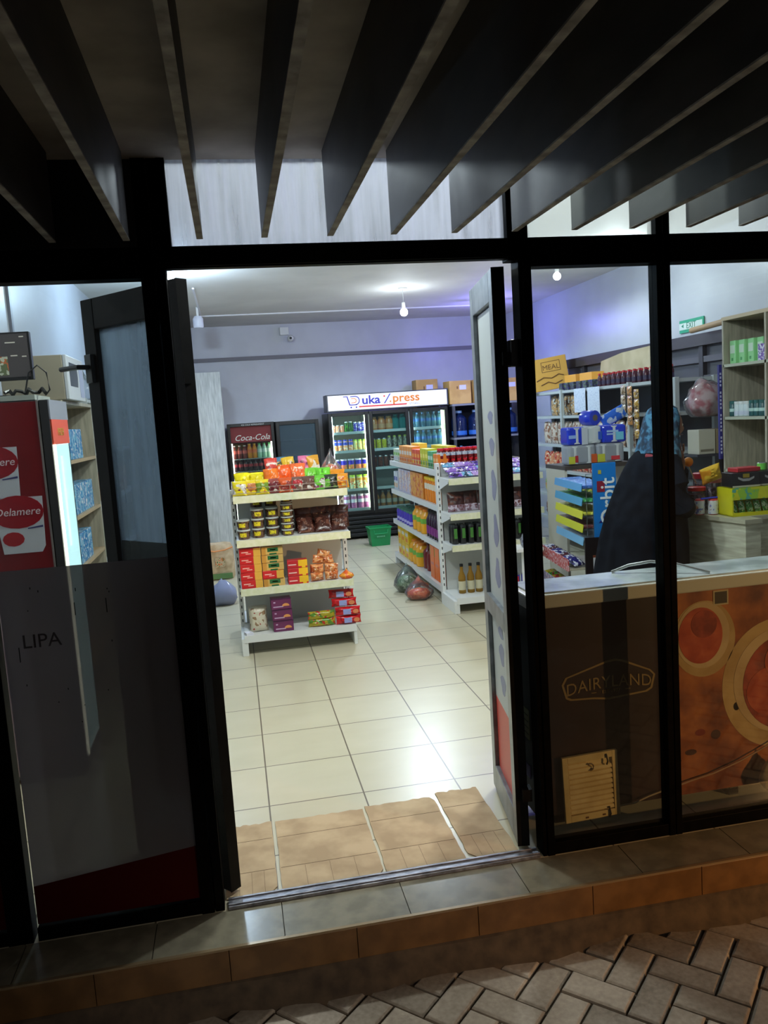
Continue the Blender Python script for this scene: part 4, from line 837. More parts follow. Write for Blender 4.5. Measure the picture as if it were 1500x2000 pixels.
row('cH', mk_bottle('milk_bottle', 0.045, 0.20, cmat((170, 90, 150), (200, 120, 180)), M((226, 214, 232), 0.3), M((232, 226, 240), 0.35), (0.45, 0.68), 0.7, 0.78, 0.12), 0, 0, lin_(5, 0.05, 0.43), 'mauve bottle with white label on the lowest shelf of the big fridge, %s', 'bottle', 'mauve bottles in the big fridge')
row('dA', mk_bottle('juice_bottle', 0.052, 0.195, M((206, 130, 70), 0.25), M((200, 150, 90), 0.35), M((214, 160, 110), 0.4), (0.2, 0.5), 0.6, 0.72, 0.12), 1, 4, lin_(3, 0.06, 0.27), 'amber juice bottle on the top shelf behind the middle door, %s', 'bottle', 'amber bottles behind the middle door')
row('dB', mk_bottle('water_bottle', 0.048, 0.21, glass_mat('teal_water', tint=(60, 190, 190), dirt=0.6, dirt_col=(50, 200, 200), gloss=1.2, transl=0.5), M((60, 180, 180), 0.35), None, (0.2, 0.5), 0.5, 0.7, 0.1), 1, 4, [0.36, 0.455], 'teal bottle on the top shelf behind the middle door, %s', 'bottle', 'teal bottles behind the middle door')
row('dC', mk_can('drink_can', 0.033, 0.15, cmat((206, 200, 40), (236, 220, 90))), 1, 3, [0.04, 0.115, 0.19], 'yellow can on the fourth shelf behind the middle door, %s', 'can', 'yellow cans behind the middle door')
row('dD', mk_bottle('juice_bottle', 0.032, 0.175, cmat((170, 170, 150), (90, 84, 70)), M((190, 200, 80), 0.3), None, (0.2, 0.5), 0.5, 0.72, 0.12), 1, 3, lin_(4, 0.26, 0.48), 'grey-labelled bottle on the fourth shelf behind the middle door, %s', 'bottle', 'grey-labelled bottles behind the middle door')
row('dE', mk_can('drink_can', 0.033, 0.17, cmat((110, 56, 40), (70, 40, 36))), 1, 2, lin_(4, 0.04, 0.28), 'brown can on the third shelf behind the middle door, %s', 'can', 'brown cans behind the middle door')
row('dF', mk_can('drink_can', 0.033, 0.14, cmat((206, 130, 60), (180, 90, 40))), 1, 2, lin_(3, 0.35, 0.48), 'orange can on the third shelf behind the middle door, %s', 'can', 'orange cans behind the middle door')
row('dG', mk_bottle('juice_bottle', 0.036, 0.22, M((190, 130, 76), 0.25), M((150, 160, 166), 0.35), M((200, 190, 170), 0.4), (0.25, 0.5), 0.42, 0.6, 0.1), 1, 0, lin_(6, 0.04, 0.455), 'amber bottle on the lowest shelf behind the middle door, %s', 'bottle', 'low amber bottles behind the middle door')
WAT = glass_mat('blue_water', tint=(170, 210, 226), dirt=0.5, dirt_col=(130, 190, 216), gloss=1.4, transl=0.5)
wbt = mk_bottle('water_bottle', 0.036, 0.215, WAT, M((90, 140, 200), 0.35), M((60, 110, 180), 0.4), (0.45, 0.62), 0.4, 0.66, 0.09)
for lv_, nm in ((4, 'top'), (3, 'fourth'), (2, 'third')): row('wA', wbt, 2, lv_, lin_(6, 0.04, 0.42), 'clear water bottle on the '+nm+' shelf behind the third door, %s', 'bottle', 'water bottles behind the third door')

# red-topped bottle cooler and the empty black cooler beside it
t = thing('bottle_cooler', 'narrow black cooler full of soda bottles with a red header next to the grey cabinet', 'fridge', (-0.055, 8.05, 0))
fridge_shell(t, 0.0, 0.60, 0.0, 0.62, 0.12, 1.645, BLACK, M((170, 60, 60), 0.4)); fridge_door(t, 0.004, 0.596, 0.14, 1.64, 0.0, BLACK, 0.036)
ob('base_grille', G().box(0.01, 0.59, 0.01, 0.6, 0.0, 0.12), DGREY, t)
hb = ob('red_header', G().box(0.04, 0.56, 0.03, 0.05, 1.40, 1.60), M((176, 44, 52), 0.4, 0, 0.2), t)
lettering('Coca-Cola', 0.105, M((240, 222, 222), 0.5, 0, 0.6), hb, (0.31, 0.027, 1.455), shear=0.35)
lettering('ICE COLD REFRESHMENT', 0.026, M((200, 200, 200), 0.5), t, (0.33, -0.033, 1.622))
for x in (0.045, 0.555): ob('light_tube', G().box(x-0.01, x+0.01, 0.03, 0.05, 0.25, 1.39), M((250, 238, 226), 0.4, 0, 9.0), t)
CZ = [0.85, 1.02, 1.185]; CX, CY = -0.055, 8.05
for z in (0.45, 0.66)+tuple(CZ): ob('wire_shelf', G().box(0.035, 0.565, 0.05, 0.55, z-0.008, z), M((190, 190, 188), 0.35), t)
sod = lambda c_, cp, lb, h=0.175, r=0.030: mk_bottle('soda_bottle', r, h, M(c_, 0.2), M(cp, 0.35), M(lb, 0.4), (0.38, 0.62), 0.45, 0.66, 0.08)
for i in range(8):
    x = CX+0.075+0.064*i
    c_ = 'cola' if i < 3 else 'orange' if i < 5 else 'clear'
    bl = {'cola': sod((120, 40, 34), (226, 200, 200), (220, 90, 80)), 'orange': sod((240, 140, 30), (236, 170, 60), (240, 110, 40), 0.19, 0.032), 'clear': sod((176, 214, 186), (70, 180, 90), (226, 236, 226), 0.19, 0.032)}[c_]
    put('so_'+c_, bl, (x, CY+0.10, CZ[2]+0.001), 0, '%s soda bottle in the upper row of the red-headed cooler, %s along' % (c_, ORD[i]), 'soda bottle', 'soda bottles in the red-headed cooler')
    put('so_dark' if i else 'so_dark', sod((52, 18, 22), (60, 40, 40), (176, 40, 50)), (x, CY+0.10, CZ[1]+0.001), 0, 'dark soda bottle in the middle row of the red-headed cooler, %s along' % ORD[i], 'soda bottle', 'soda bottles in the red-headed cooler', scale=(1, 1, 0.88))
    put('so_red', sod((190, 36, 54), (220, 60, 70), (226, 120, 130)), (x, CY+0.10, CZ[0]+0.001), 0, 'red-labelled soda bottle in the lower row of the red-headed cooler, %s along' % ORD[i], 'soda bottle', 'soda bottles in the red-headed cooler', scale=(1, 1, 0.9))
t = thing('empty_cooler', 'black glass-door cooler standing unlit and nearly empty between the two stocked fridges', 'fridge', (0.565, 8.05, 0))
fridge_shell(t, 0.0, 0.565, 0.0, 0.62, 0.12, 1.64, BLACK, M((160, 174, 182), 0.5)); fridge_door(t, 0.004, 0.561, 0.14, 1.635, 0.0, BLACK, 0.045, glass=glass_mat('misty_glass', tint=(180, 196, 204), dirt=0.25, dirt_col=(120, 138, 148), gloss=0.8))
ob('base_grille', G().box(0.01, 0.555, 0.01, 0.6, 0.0, 0.12), DGREY, t)
for z in (0.55, 0.9, 1.38): ob('wire_shelf', G().box(0.035, 0.53, 0.04, 0.55, z-0.008, z), M((60, 66, 70), 0.4), t)
# dark rack of water containers beside the big fridge, cartons on top
t = thing('storage_rack', 'dark steel rack holding big water bottles beside the three-door fridge', 'rack', (2.93, 7.95, 0))
RW = 1.04
for x in (0.02, RW-0.02):
    for y in (0.02, 0.6): ob('post', G().box(x-0.018, x+0.018, y-0.018, y+0.018, 0, 1.72), M((60, 62, 70), 0.45), t)
for z in (0.2, 0.72, 1.27, 1.72): ob('shelf_board', G().box(0.0, RW, 0.0, 0.62, z-0.025, z), M((126, 128, 140), 0.45), t)
ob('back_panel', G().box(0.0, RW, 0.62, 0.63, 0.15, 1.70), M((38, 44, 66), 0.6), t)
big = mk_bottle('water_container', 0.105, 0.36, glass_mat('blue_container', tint=(70, 100, 170), dirt=0.35, dirt_col=(44, 70, 140), gloss=1.5, transl=0.4), M((120, 150, 210), 0.35), M((50, 110, 200), 0.4), (0.08, 0.24), 0.35, 0.68, 0.09)
for i in range(4): put('big', big, (3.06+0.24*i, 8.13, 1.271), 0, 'large blue water container on the dark rack, %s from the fridge' % ORD[i], 'water container', 'large water containers on the dark rack')
wp = mk_box('water_pack', 0.30, 0.22, 0.20, [print_mat('water_pack_print', (70, 130, 220), (40, 60, 190), (190, 210, 240), 14, 0.25, 0.5, 0.6)])
for i in range(3): put('wp', wp, (3.27+0.31*(i % 2)+0*i, 8.10, 0.94+0.0*i) if i < 2 else (3.42, 8.10, 1.142), 0, ['blue shrink-wrapped water pack nearest the fridge', 'blue shrink-wrapped water pack deeper in the corner', 'blue shrink-wrapped water pack lying on top of the other two'][i], 'water pack', 'blue water packs on the dark rack') if i < 2 else None
ob('water_step', G().box(0.1, 1.0, 0.05, 0.5, 0.90, 0.938), M((90, 92, 100), 0.5), t)
put('wbs', wbt, (3.06, 8.08, 0.941), 0, 'lone small water bottle standing beside the blue packs', 'bottle')
crt = lambda: (lambda o: (ob('paper_tag', G().box(-0.01, 0.085, -0.127, -0.1255, 0.19, 0.25), M((206, 204, 236), 0.5), o), ob('dark_print', G().box(-0.05, -0.03, -0.127, -0.1255, 0.2, 0.235), M((120, 80, 40), 0.6), o), o)[2])(mk_box('carton', 0.31, 0.25, 0.31, [CARTON], bev=0.004)())
put('crt', crt, (2.80-0.05, 8.33, 1.942), 0.05, 'brown carton resting on the corner of the big fridge, a white tag on it', 'carton', 'brown cartons on the fridge and rack') if False else None
put('crt', crt, (3.06, 8.14, 1.721), 0.08, 'brown carton with a white tag on the dark rack, next to the lit name board', 'carton')
put('crt', crt, (3.41, 8.12, 1.721), 0.02, 'brown carton with a white tag on the dark rack, second from the name board', 'carton')
put('crt', crt, (3.77, 8.14, 1.721), -0.04, 'brown carton with a white tag on the dark rack, deepest in the corner', 'carton')
put('crt', crt, (2.71, 8.54, 1.701), 0.0, 'brown carton on top of the big fridge, half hidden by the name board', 'carton', scale=(1, 1, 1.25))

# ------------------------------------------------------------------ ceiling lamps, camera
def lamp(name, label, x, y, zb, drop, r, lit, col=(255, 252, 246), rose=True):
    t = thing(name, label, 'ceiling lamp', (x, y, ZC))
    ob('ceiling_rose', G().lathe([(0.045, -0.018), (0.05, -0.012), (0.05, 0)], 20), WHITE, t)
    if drop > 0.05: ob('cord', G().tube([(0, 0, -0.015), (0, 0, -drop+0.05)], 0.003, 6), WHITE, t)
    ob('lamp_holder', G().lathe([(0.018, -drop+0.0), (0.021, -drop+0.02), (0.018, -drop+0.06)], 16), WHITE, t)
    pr = [(0.004, -drop-2*r*0.98)]+[(r*math.sin(a), -drop-r-r*math.cos(a)) for a in [PI*q/9 for q in range(1, 9)]]+[(0.016, -drop+0.004)]
    ob('bulb', G().lathe(pr, 20), M(col, 0.3, 0, lit), t)
    return t
lamp('pendant_lamp', 'lit bulb hanging on a short cord in the middle of the shop ceiling', 1.925, 6.06, 2.7, 0.215, 0.042, 40)
lamp('ceiling_lamp', 'lit bulb on the ceiling near the left wall, hidden by the door post' .replace('left wall', 'monitor wall'), -0.40, 4.6, 2.9, 0.05, 0.045, 30, (215, 232, 255))
lamp('ceiling_lamp', 'bulb on a short holder over the counter, seen above the carton rack', 3.21, 4.945, 2.85, 0.08, 0.038, 12)
lamp('ceiling_lamp', 'lit bulb over the till behind the shopfront beam', 3.30, 3.9, 2.85, 0.06, 0.04, 20)
lamp('ceiling_lamp', 'lit bulb just inside the doorway ceiling', 0.35, 1.15, 2.85, 0.05, 0.04, 20)
lamp('ceiling_lamp', 'added fill bulb, unseen behind the beam post between doorway and freezer panes', 1.43, 1.10, 2.85, 0.09, 0.038, 20)  # body of the added fill lamp
t = thing('lamp_holder_fitting', 'unlit white lamp on an arm by the ceiling corner, casting a round shadow', 'ceiling lamp', (-0.265, 6.9, ZC))
ob('arm', G().box(-0.012, 0.012, -0.012, 0.012, -0.10, 0), WHITE, t)
ob('lamp_cylinder', G().lathe([(0.05, -0.23), (0.058, -0.22), (0.058, -0.13), (0.04, -0.10)], 20), M((226, 230, 246), 0.3), t)
t = thing('insect_lamp', 'violet insect lamp hanging near the ceiling behind the open door leaf', 'insect lamp', (3.22, 7.2, ZC))
ob('housing', G().box(-0.16, 0.16, -0.04, 0.04, -0.26, -0.22), DGREY, t); ob('violet_tube', G().box(-0.14, 0.14, -0.012, 0.012, -0.30, -0.275), M((120, 90, 255), 0.4, 0, 12), t)
for sx in (-1, 1): ob('chain', G().tube([(sx*0.14, 0, -0.22), (sx*0.14, 0, 0)], 0.003, 5), DGREY, t)
t = thing('security_camera', 'small white security camera on the back wall under the ceiling', 'camera', (0.84, 8.79, 2.86))
ob('mount_box', G().box(-0.075, 0.045, -0.05, 0.01, -0.045, 0.06), WHITE, t, bev=0.004)
ob('camera_head', G().lathe([(0.045, 0), (0.045, 0.02), (0.03, 0.045)], 18), WHITE, t, (0.06, -0.09, -0.10), (PI/2, 0, 0.2))
ob('lens', G().lathe([(0.02, 0), (0.018, 0.008)], 14), BLACK, t, (0.058, -0.13, -0.10), (PI/2, 0, 0.2))

# ------------------------------------------------------------------ side by the monitor
t = thing('yoghurt_fridge', 'tall upright fridge with red panel of yoghurt cups, lit glass front facing inward', 'fridge', (-1.27, 1.30, 0))
ob('cabinet_body', G().box(0.0, 0.42, 0.0, 0.40, 0.02, 1.79), [DGREY], t, bev=0.004)
ob('red_side_panel', G().box(0.004, 0.412, -0.004, 0.0, 0.95, 1.785), [M((116, 12, 20), 0.3)], t)
ob('grey_side_panel', G().box(0.004, 0.412, -0.004, 0.0, 0.04, 0.95), [M((126, 110, 116), 0.4)], t)
ob('trim_edge', G().box(0.412, 0.420, -0.006, 0.0, 0.04, 1.79), M((150, 140, 136), 0.35, 0.5), t)
def cup(x, z, s):
    c = ob('printed_cup', G().prism([(x-0.10*s, z), (x+0.075*s, z), (x+0.092*s, z+0.03*s), (x+0.10*s, z+0.27*s), (x-0.13*s, z+0.27*s)], 'y', -0.0062, -0.0045), M((206, 206, 210), 0.3), t)
    ob('cup_emblem', G().prism([(x-0.02*s+0.12*s*math.cos(a), z+0.20*s+0.08*s*math.sin(a)) for a in [2*PI*q/20 for q in range(20)]], 'y', -0.0072, -0.0062), M((150, 14, 30), 0.3), c)
    lettering('Delamere', 0.052*s, M((232, 214, 216), 0.4), c, (x-0.02*s, -0.0074, z+0.20*s), shear=0.2)
    ob('berry_picture', G().prism([(x-0.05*s+0.05*s*math.cos(a), z+0.07*s+0.035*s*math.sin(a)) for a in [2*PI*q/12 for q in range(12)]], 'y', -0.0072, -0.0062), M((170, 26, 36), 0.4), c)
    ob('blue_stroke', G().prism([(x+0.02*s, z+0.115*s), (x+0.09*s, z+0.12*s), (x+0.09*s, z+0.13*s), (x+0.02*s, z+0.12*s)], 'y', -0.0072, -0.0062), M((70, 70, 120), 0.4), c)
cup(0.30, 1.10, 0.95); cup(0.215, 1.33, 0.95)
d = ob('door_side', G().box(0.424, 0.462, 0.0, 0.40, 0.04, 1.79), [M((52, 50, 52), 0.35)], t, bev=0.003)
ob('glass_pane', G().box(0.462, 0.465, 0.03, 0.37, 0.12, 1.58), GLASSF, d)
LEDW = M((214, 240, 246), 0.4, 0, 1.5)
ob('lit_front', G().box(0.4625, 0.4632, 0.03, 0.37, 0.10, 1.585), LEDW, d)
ob('light_tube', G().box(0.466, 0.472, 0.0, 0.035, 0.10, 1.585), M((250, 246, 224), 0.4, 0, 4.0), d)
ob('top_plate', G().box(0.462, 0.468, 0.0, 0.40, 1.70, 1.79), M((150, 150, 160), 0.4), d)
ob('orange_sticker', G().box(0.462, 0.4685, 0.01, 0.38, 1.585, 1.70), M((236, 90, 60), 0.45), d)
lettering('FRESH', 0.05, M((190, 160, 60), 0.5), d, (0.4692, 0.19, 1.64), (PI/2, 0, PI/2))
# pale board on the fridge, monitor, cables, microwave
tag(ob('shelf_board', G().box(-1.27, -0.86, 1.30, 1.62, 1.792, 1.815), M((172, 176, 166), 0.5)), 'pale board lying on top of the yoghurt fridge', 'board')
t = thing('monitor', 'black monitor showing camera views on top of the yoghurt fridge', 'monitor', (-1.09, 1.45, 1.816), -0.08)
ob('screen_frame', G().box(-0.21, 0.21, -0.012, 0.016, 0.075, 0.295), M((24, 22, 24), 0.35), t, bev=0.003)
sc_ = ob('screen', G().box(-0.20, 0.20, -0.0135, -0.012, 0.09, 0.287), M((74, 68, 68), 0.3, 0, 0.25), t)
ob('camera_picture', G().box(-0.03, 0.105, -0.0145, -0.0135, 0.10, 0.185), print_mat('camera_view', (120, 130, 90), (220, 120, 70), (226, 226, 200), 24, 0.4, 0.5, 0.56), sc_)
for x, z, w_ in ((0.10, 0.245, 0.045), (0.03, 0.275, 0.05), (0.165, 0.27, 0.02), (0.12, 0.185, 0.03), (0.17, 0.18, 0.02)): ob('caption_bar', G().box(x, x+w_, -0.0145, -0.0135, z, z+0.005), M((214, 206, 190), 0.4, 0, 0.3), sc_)
ob('stand', G().box(-0.03, 0.03, 0.0, 0.02, 0.0, 0.09).box(-0.09, 0.09, -0.04, 0.08, 0.0, 0.008), BLACK, t)
random.seed(9)
pts = [(-0.92, 1.40, 1.83), (-0.90, 1.41, 1.92), (-0.86, 1.42, 1.955), (-0.825, 1.43, 1.92), (-0.82, 1.44, 1.84), (-0.84, 1.43, 1.815)]
tag(ob('power_cable', G().tube(pts, 0.004, 6), BLACK), 'black cable looping up between the monitor and the microwave', 'cable')
pts = [(-1.0+0.018*i, 1.36+0.02*math.sin(i*1.7), 1.832+0.012*math.sin(i*2.3)) for i in range(11)]
tag(ob('power_strip', G().tube(pts, 0.009, 6), BLACK), 'tangle of black plugs and adaptors on the board under the monitor', 'power adaptor')
t = thing('microwave', 'white microwave on top of the shelving behind the yoghurt fridge', 'microwave', (-0.96, 1.98, 1.805))
ob('casing', G().box(-0.15, 0.15, -0.225, 0.225, 0.0, 0.225), M((160, 150, 132), 0.45), t, bev=0.004)
d = ob('door', G().box(0.15, 0.17, -0.225, 0.225, 0.0, 0.225), M((206, 208, 214), 0.35), t, bev=0.004)
ob('window', G().prism([(-0.17, 0.07), (0.03, 0.07), (0.045, 0.12), (0.03, 0.19), (-0.17, 0.19)], 'x', 0.1705, 0.1715), M((70, 74, 80), 0.25), d)
ob('button_panel', G().box(0.1705, 0.172, 0.09, 0.20, 0.02, 0.2), M((170, 176, 206), 0.4), d)
t = thing('wall_shelving', 'brown laminate shelving of blue milk packs along the side wall', 'shelving', (-1.27, 1.72, 0))
for y in (0.0, 0.93): ob('side_panel', G().box(0.0, 0.43, y, y+0.02, 0.0, 1.80), WOODB, t)
ob('back_panel', G().box(0.0, 0.01, 0.02, 0.93, 0.0, 1.80), WOODB, t); ob('top_panel', G().box(0.0, 0.44, 0.0, 0.95, 1.785, 1.803), WOODB, t)
LSZ = [0.38, 0.92, 1.19, 1.49]
for z in LSZ: ob('shelf_board', G().box(0.01, 0.43, 0.02, 0.93, z-0.018, z), M((176, 150, 116), 0.5), t)
milk = mk_box('milk_pack', 0.17, 0.12, 0.165, [print_mat('milk_pack_print', (50, 130, 190), (120, 180, 216), (226, 232, 240), 26, 0.25, 0.5, 0.6, 0.4)])
for lv_, nm in ((3, 'upper'), (2, 'middle'), (1, 'lower')):
    for i in range(3 if lv_ != 2 else 4):
        dz = 0.0
        put('milk', milk, (-0.915+0.0*i, 1.86+0.19*i, LSZ[lv_]+0.001), PI/2, 'blue milk pack on the %s shelf behind the lit fridge, %s from the fridge' % (nm, ORD[i]), 'milk pack', 'blue milk packs along the side wall')
tag(ob('wall_pipe', G().box(-1.279, -1.262, 2.76, 2.80, 1.9, 2.95), M((116, 118, 130), 0.4)), 'grey cable duct running down the bluish side wall above the monitor', 'pipe')
# further units along the same wall, seen only through the hazy door glass
t = thing('wall_shelving', 'grey laminate shelving further in along the side wall, seen through the hazy door leaf', 'shelving', (-1.27, 2.72, 0))
for y in (0.0, 1.1, 2.2): ob('side_panel', G().box(0.0, 0.40, y, y+0.02, 0.0, 1.85), WOODG, t)
ob('back_panel', G().box(0.0, 0.01, 0.02, 2.2, 0.0, 1.85), WOODG, t)
for z in (0.3, 0.75, 1.15, 1.5, 1.84): ob('shelf_board', G().box(0.01, 0.40, 0.02, 2.2, z-0.018, z), WOODG, t)
wc = [((190, 150, 190), 'pink'), ((206, 200, 150), 'cream'), ((120, 140, 120), 'sage'), ((170, 120, 90), 'tan')]
for i in range(8):
    c_, nm = wc[i % 4]
    put('wc'+nm, mk_box('goods_carton', 0.16, 0.14, 0.2, [M(c_, 0.4), M(tuple(int(v*0.7) for v in c_), 0.4)], [(0.1, 0.9, 0.3, 0.7, 1)]), (-0.98, 2.95+0.5*(i//2), (1.151 if i % 2 else 0.751)), PI/2, '%s goods carton on the grey wall shelving, %s shelf, %s bay from the milk packs' % (nm, ['lower', 'upper'][i % 2], ORD[i//2]), 'goods carton', 'goods on the grey wall shelving')
put('hangbag', mk_bag('polythene_bag', 0.10, 0.10, 0.2, POLY, 33, 0.2), (-0.98, 3.3, 1.851), 0, 'pale polythene bag on top of the grey wall shelving, seen through the hazy leaf', 'polythene bag')

# ------------------------------------------------------------------ chest freezer behind the side panes
WRAPD = noise_mat('dark_brown_wrap', (40, 22, 18), (50, 29, 23), 4, 0.4)
WRAPP = noise_mat('rust_picture_wrap', (104, 44, 24), (190, 112, 56), 7, 0.4, lo=0.36, hi=0.66, c3=(156, 82, 40))
t = thing('chest_freezer', 'long chest freezer behind the glass, dark brown emblem panel and ice cream bowls picture', 'freezer', (1.03, 0.185, 0))
ob('freezer_body', G().box(0.0, 1.75, 0.004, 0.245, 0.05, 0.865), [M((20, 18, 20), 0.4)], t)
ob('top_rim', G().box(-0.004, 1.754, -0.006, 0.25, 0.865, 0.918), [M((214, 212, 200), 0.35)], t, bev=0.006)
lid = ob('top_lid', G().box(0.02, 1.73, 0.012, 0.24, 0.918, 0.924), [noise_mat('cloudy_lid', (150, 160, 160), (196, 204, 204), 6, 0.12)], t)
ob('curved_rail', G().tube([(0.44, 0.22, 0.928), (0.50, 0.19, 0.955), (0.58, 0.16, 0.968), (0.66, 0.10, 0.960), (0.76, 0.03, 0.928)], 0.006, 8), M((190, 194, 196), 0.25, 0.7), lid)
ob('dark_wrap_panel', G().box(0.0, 0.53, 0.0, 0.004, 0.05, 0.865), [WRAPD], t)
pw = ob('picture_wrap_panel', G().box(0.53, 1.75, 0.0, 0.004, 0.05, 0.865), [WRAPP], t)
for x in (0.10, 0.85, 1.6): ob('caster', G().box(x-0.02, x+0.02, 0.03, 0.2, 0.0, 0.05), BLACK, t)
GOLD = M((150, 124, 78), 0.45)
OUT = [(1.145, .561), (1.161, .589), (1.329, .637), (1.365, .641), (1.395, .634), (1.511, .581), (1.530, .560), (1.516, .506), (1.494, .494), (1.395, .487), (1.334, .483), (1.27, .492), (1.178, .497), (1.160, .506)]
g = G(); n = len(OUT); cx, cz = 1.338, 0.555
o_ = [(x-1.03, z) for x, z in OUT]; i_ = [((x-cx)*0.955+cx-1.03, (z-cz)*0.90+cz) for x, z in OUT]
vs = [(x, -0.002, z) for x, z in o_]+[(x, -0.002, z) for x, z in i_]+[(x, 0.0, z) for x, z in o_]+[(x, 0.0, z) for x, z in i_]
fs = []
for k in range(n):
    q = (k+1) % n; fs += [(k, q, q+n, k+n), (k+2*n, k+3*n, q+3*n, q+2*n), (k, k+2*n, q+2*n, q), (k+n, q+n, q+3*n, k+3*n)]
g.add(vs, fs); em = ob('emblem_outline', g, GOLD, t)
lettering('DAIRYLAND', 0.066, GOLD, em, (0.308, -0.002, 0.552), bend=lambda x: -x*x*0.55, name='lettering', spacing=1.05, sx=0.93)
lettering('EST 1977', 0.018, GOLD, em, (0.315, -0.002, 0.516), name='lettering', spacing=1.1)
for x in (0.235, 0.375): ob('emblem_dash', G().box(x, x+0.02, -0.002, 0, 0.515, 0.5175), GOLD, em)
def disc(name, cx, cz, rx, rz, y, mat, par, n=40, a=0.0008): return ob(name, G().prism([(cx+rx*math.cos(2*PI*q/n), cz+rz*math.sin(2*PI*q/n)) for q in range(n)], 'y', y-a, y), mat, par)
SAUC = noise_mat('printed_saucer', (186, 150, 96), (206, 172, 118), 8, 0.4); BOWL = noise_mat('printed_bowl', (196, 164, 120), (214, 184, 140), 6, 0.4)
ICE = noise_mat('printed_scoop', (170, 60, 34), (206, 96, 58), 14, 0.4, lo=0.35, hi=0.65, c3=(186, 72, 42)); ICED = noise_mat('printed_scoop_shade', (132, 40, 26), (176, 66, 40), 16, 0.4)
px_ = 1.74-1.03
disc('saucer_picture', px_, 0.675, 0.135, 0.152, 0.0, SAUC, pw); disc('bowl_picture', px_-0.005, 0.69, 0.115, 0.132, -0.001, BOWL, pw); disc('scoop_picture', px_-0.015, 0.69, 0.094, 0.112, -0.002, ICE, pw); disc('scoop_picture', px_-0.0, 0.735, 0.055, 0.055, -0.003, ICED, pw)
px_ = 2.06-1.03
disc('saucer_picture', px_, 0.46, 0.245, 0.265, 0.0, SAUC, pw, 56); disc('bowl_picture', px_+0.01, 0.47, 0.205, 0.215, -0.001, BOWL, pw, 56); disc('scoop_picture', px_+0.03, 0.46, 0.185, 0.195, -0.002, ICED, pw); disc('scoop_picture', px_-0.03, 0.43, 0.11, 0.10, -0.003, ICE, pw); disc('scoop_picture', px_+0.04, 0.55, 0.10, 0.09, -0.004, ICE, pw)
random.seed(12)
for k in range(9):
    x, z = random.uniform(0.54, 0.85), random.uniform(0.10, 0.40); disc('berry_picture', x, z, random.uniform(0.012, 0.028), random.uniform(0.012, 0.024), -0.0004, M((70, 28, 20), 0.5) if k % 3 else M((130, 36, 24), 0.5), pw, 12, 0.0004)
ob('model_plate', G().frame(0.752, 0.817, 0.848-0.045, 0.862, -0.002, 0.0, 0.006, 0.006, 0).box(0.758, 0.811, -0.0012, 0.0, 0.808, 0.858, 1), [M((196, 176, 136), 0.4), M((60, 50, 38), 0.4)], t)
sp = ob('side_label', G().box(-0.003, 0.0, 0.05, 0.17, 0.34, 0.46), M((190, 200, 160), 0.5), t)
for k in range(4): ob('label_line', G().box(-0.0036, -0.003, 0.055, 0.165, 0.36+0.025*k, 0.364+0.025*k), M((110, 120, 90), 0.5), sp)
ob('violet_tag', G().box(-0.003, 0.0, 0.06, 0.12, 0.18, 0.23), M((150, 140, 200), 0.5), t)
# louvred grille cover hooked on the freezer front
def vent():
    t = link('vent_cover', None); V = noise_mat('aged_cream_plastic', (214, 186, 128), (232, 206, 150), 12, 0.5)
    ob('cover_frame', G().frame(0.0, 0.225, 0.0, 0.262, -0.014, 0.0, 0.022, 0.026).box(0.022, 0.203, -0.003, 0.0, 0.026, 0.236), V, t, bev=0.003)
    for k in range(10):
        z = 0.032+0.0205*k; ob('louvre', G().prism([(-0.013, z), (-0.003, z+0.006), (-0.003, z+0.017), (-0.010, z+0.012)], 'x', 0.024, 0.201 if k != 9 else 0.10), V, t)
    for z in (0.012, 0.225): ob('wire_tie', G().tube([(0.178, -0.018, z-0.014), (0.182, -0.02, z), (0.178, -0.016, z+0.028)], 0.0035, 6), M((40, 34, 26), 0.6), t)
    ob('latch_ring', G().tube([(0.11+0.014*math.cos(a), -0.017, 0.212+0.014*math.sin(a)) for a in [PI*q/6-PI/2 for q in range(8)]], 0.003, 6), M((120, 96, 58), 0.5), t)
    for x in (0.08, 0.15): ob('foot_slot', G().box(x, x+0.013, -0.0148, -0.0138, 0.007, 0.014), M((110, 70, 36), 0.6), t)
    return t
o = put('vent', vent, (1.132, 0.172, 0.022), 0, 'cream louvred plastic vent cover leaning on the dark brown freezer panel', 'vent cover', rot=(0, -0.03, 0))
tag(ob('power_cable', G().tube([(1.36, 0.17, 0.055), (1.42, 0.165, 0.06), (1.48, 0.165, 0.078), (1.535, 0.165, 0.09)], 0.0035, 6), M((170, 150, 120), 0.5)), 'short cream cable running from the vent cover along the floor', 'cable')
tag(ob('power_cable', G().tube([(1.60, 0.166, 0.10), (1.67, 0.166, 0.115), (1.76, 0.166, 0.13), (1.88, 0.166, 0.165), (1.97, 0.166, 0.20), (2.05, 0.166, 0.235), (2.2, 0.166, 0.26)], 0.0035, 6), M((176, 130, 96), 0.5)), 'cream cable crossing the ice cream picture on the freezer front', 'cable')
put('whitecloth', mk_bag('cloth_bag', 0.06, 0.03, 0.15, noise_mat('pale_cloth', (150, 128, 98), (176, 152, 120), 20, 0.8), 17, 0.1), (2.0, 0.13, 0.046), 0, 'pale crumpled cloth bag on the floor at the foot of the freezer', 'cloth bag')

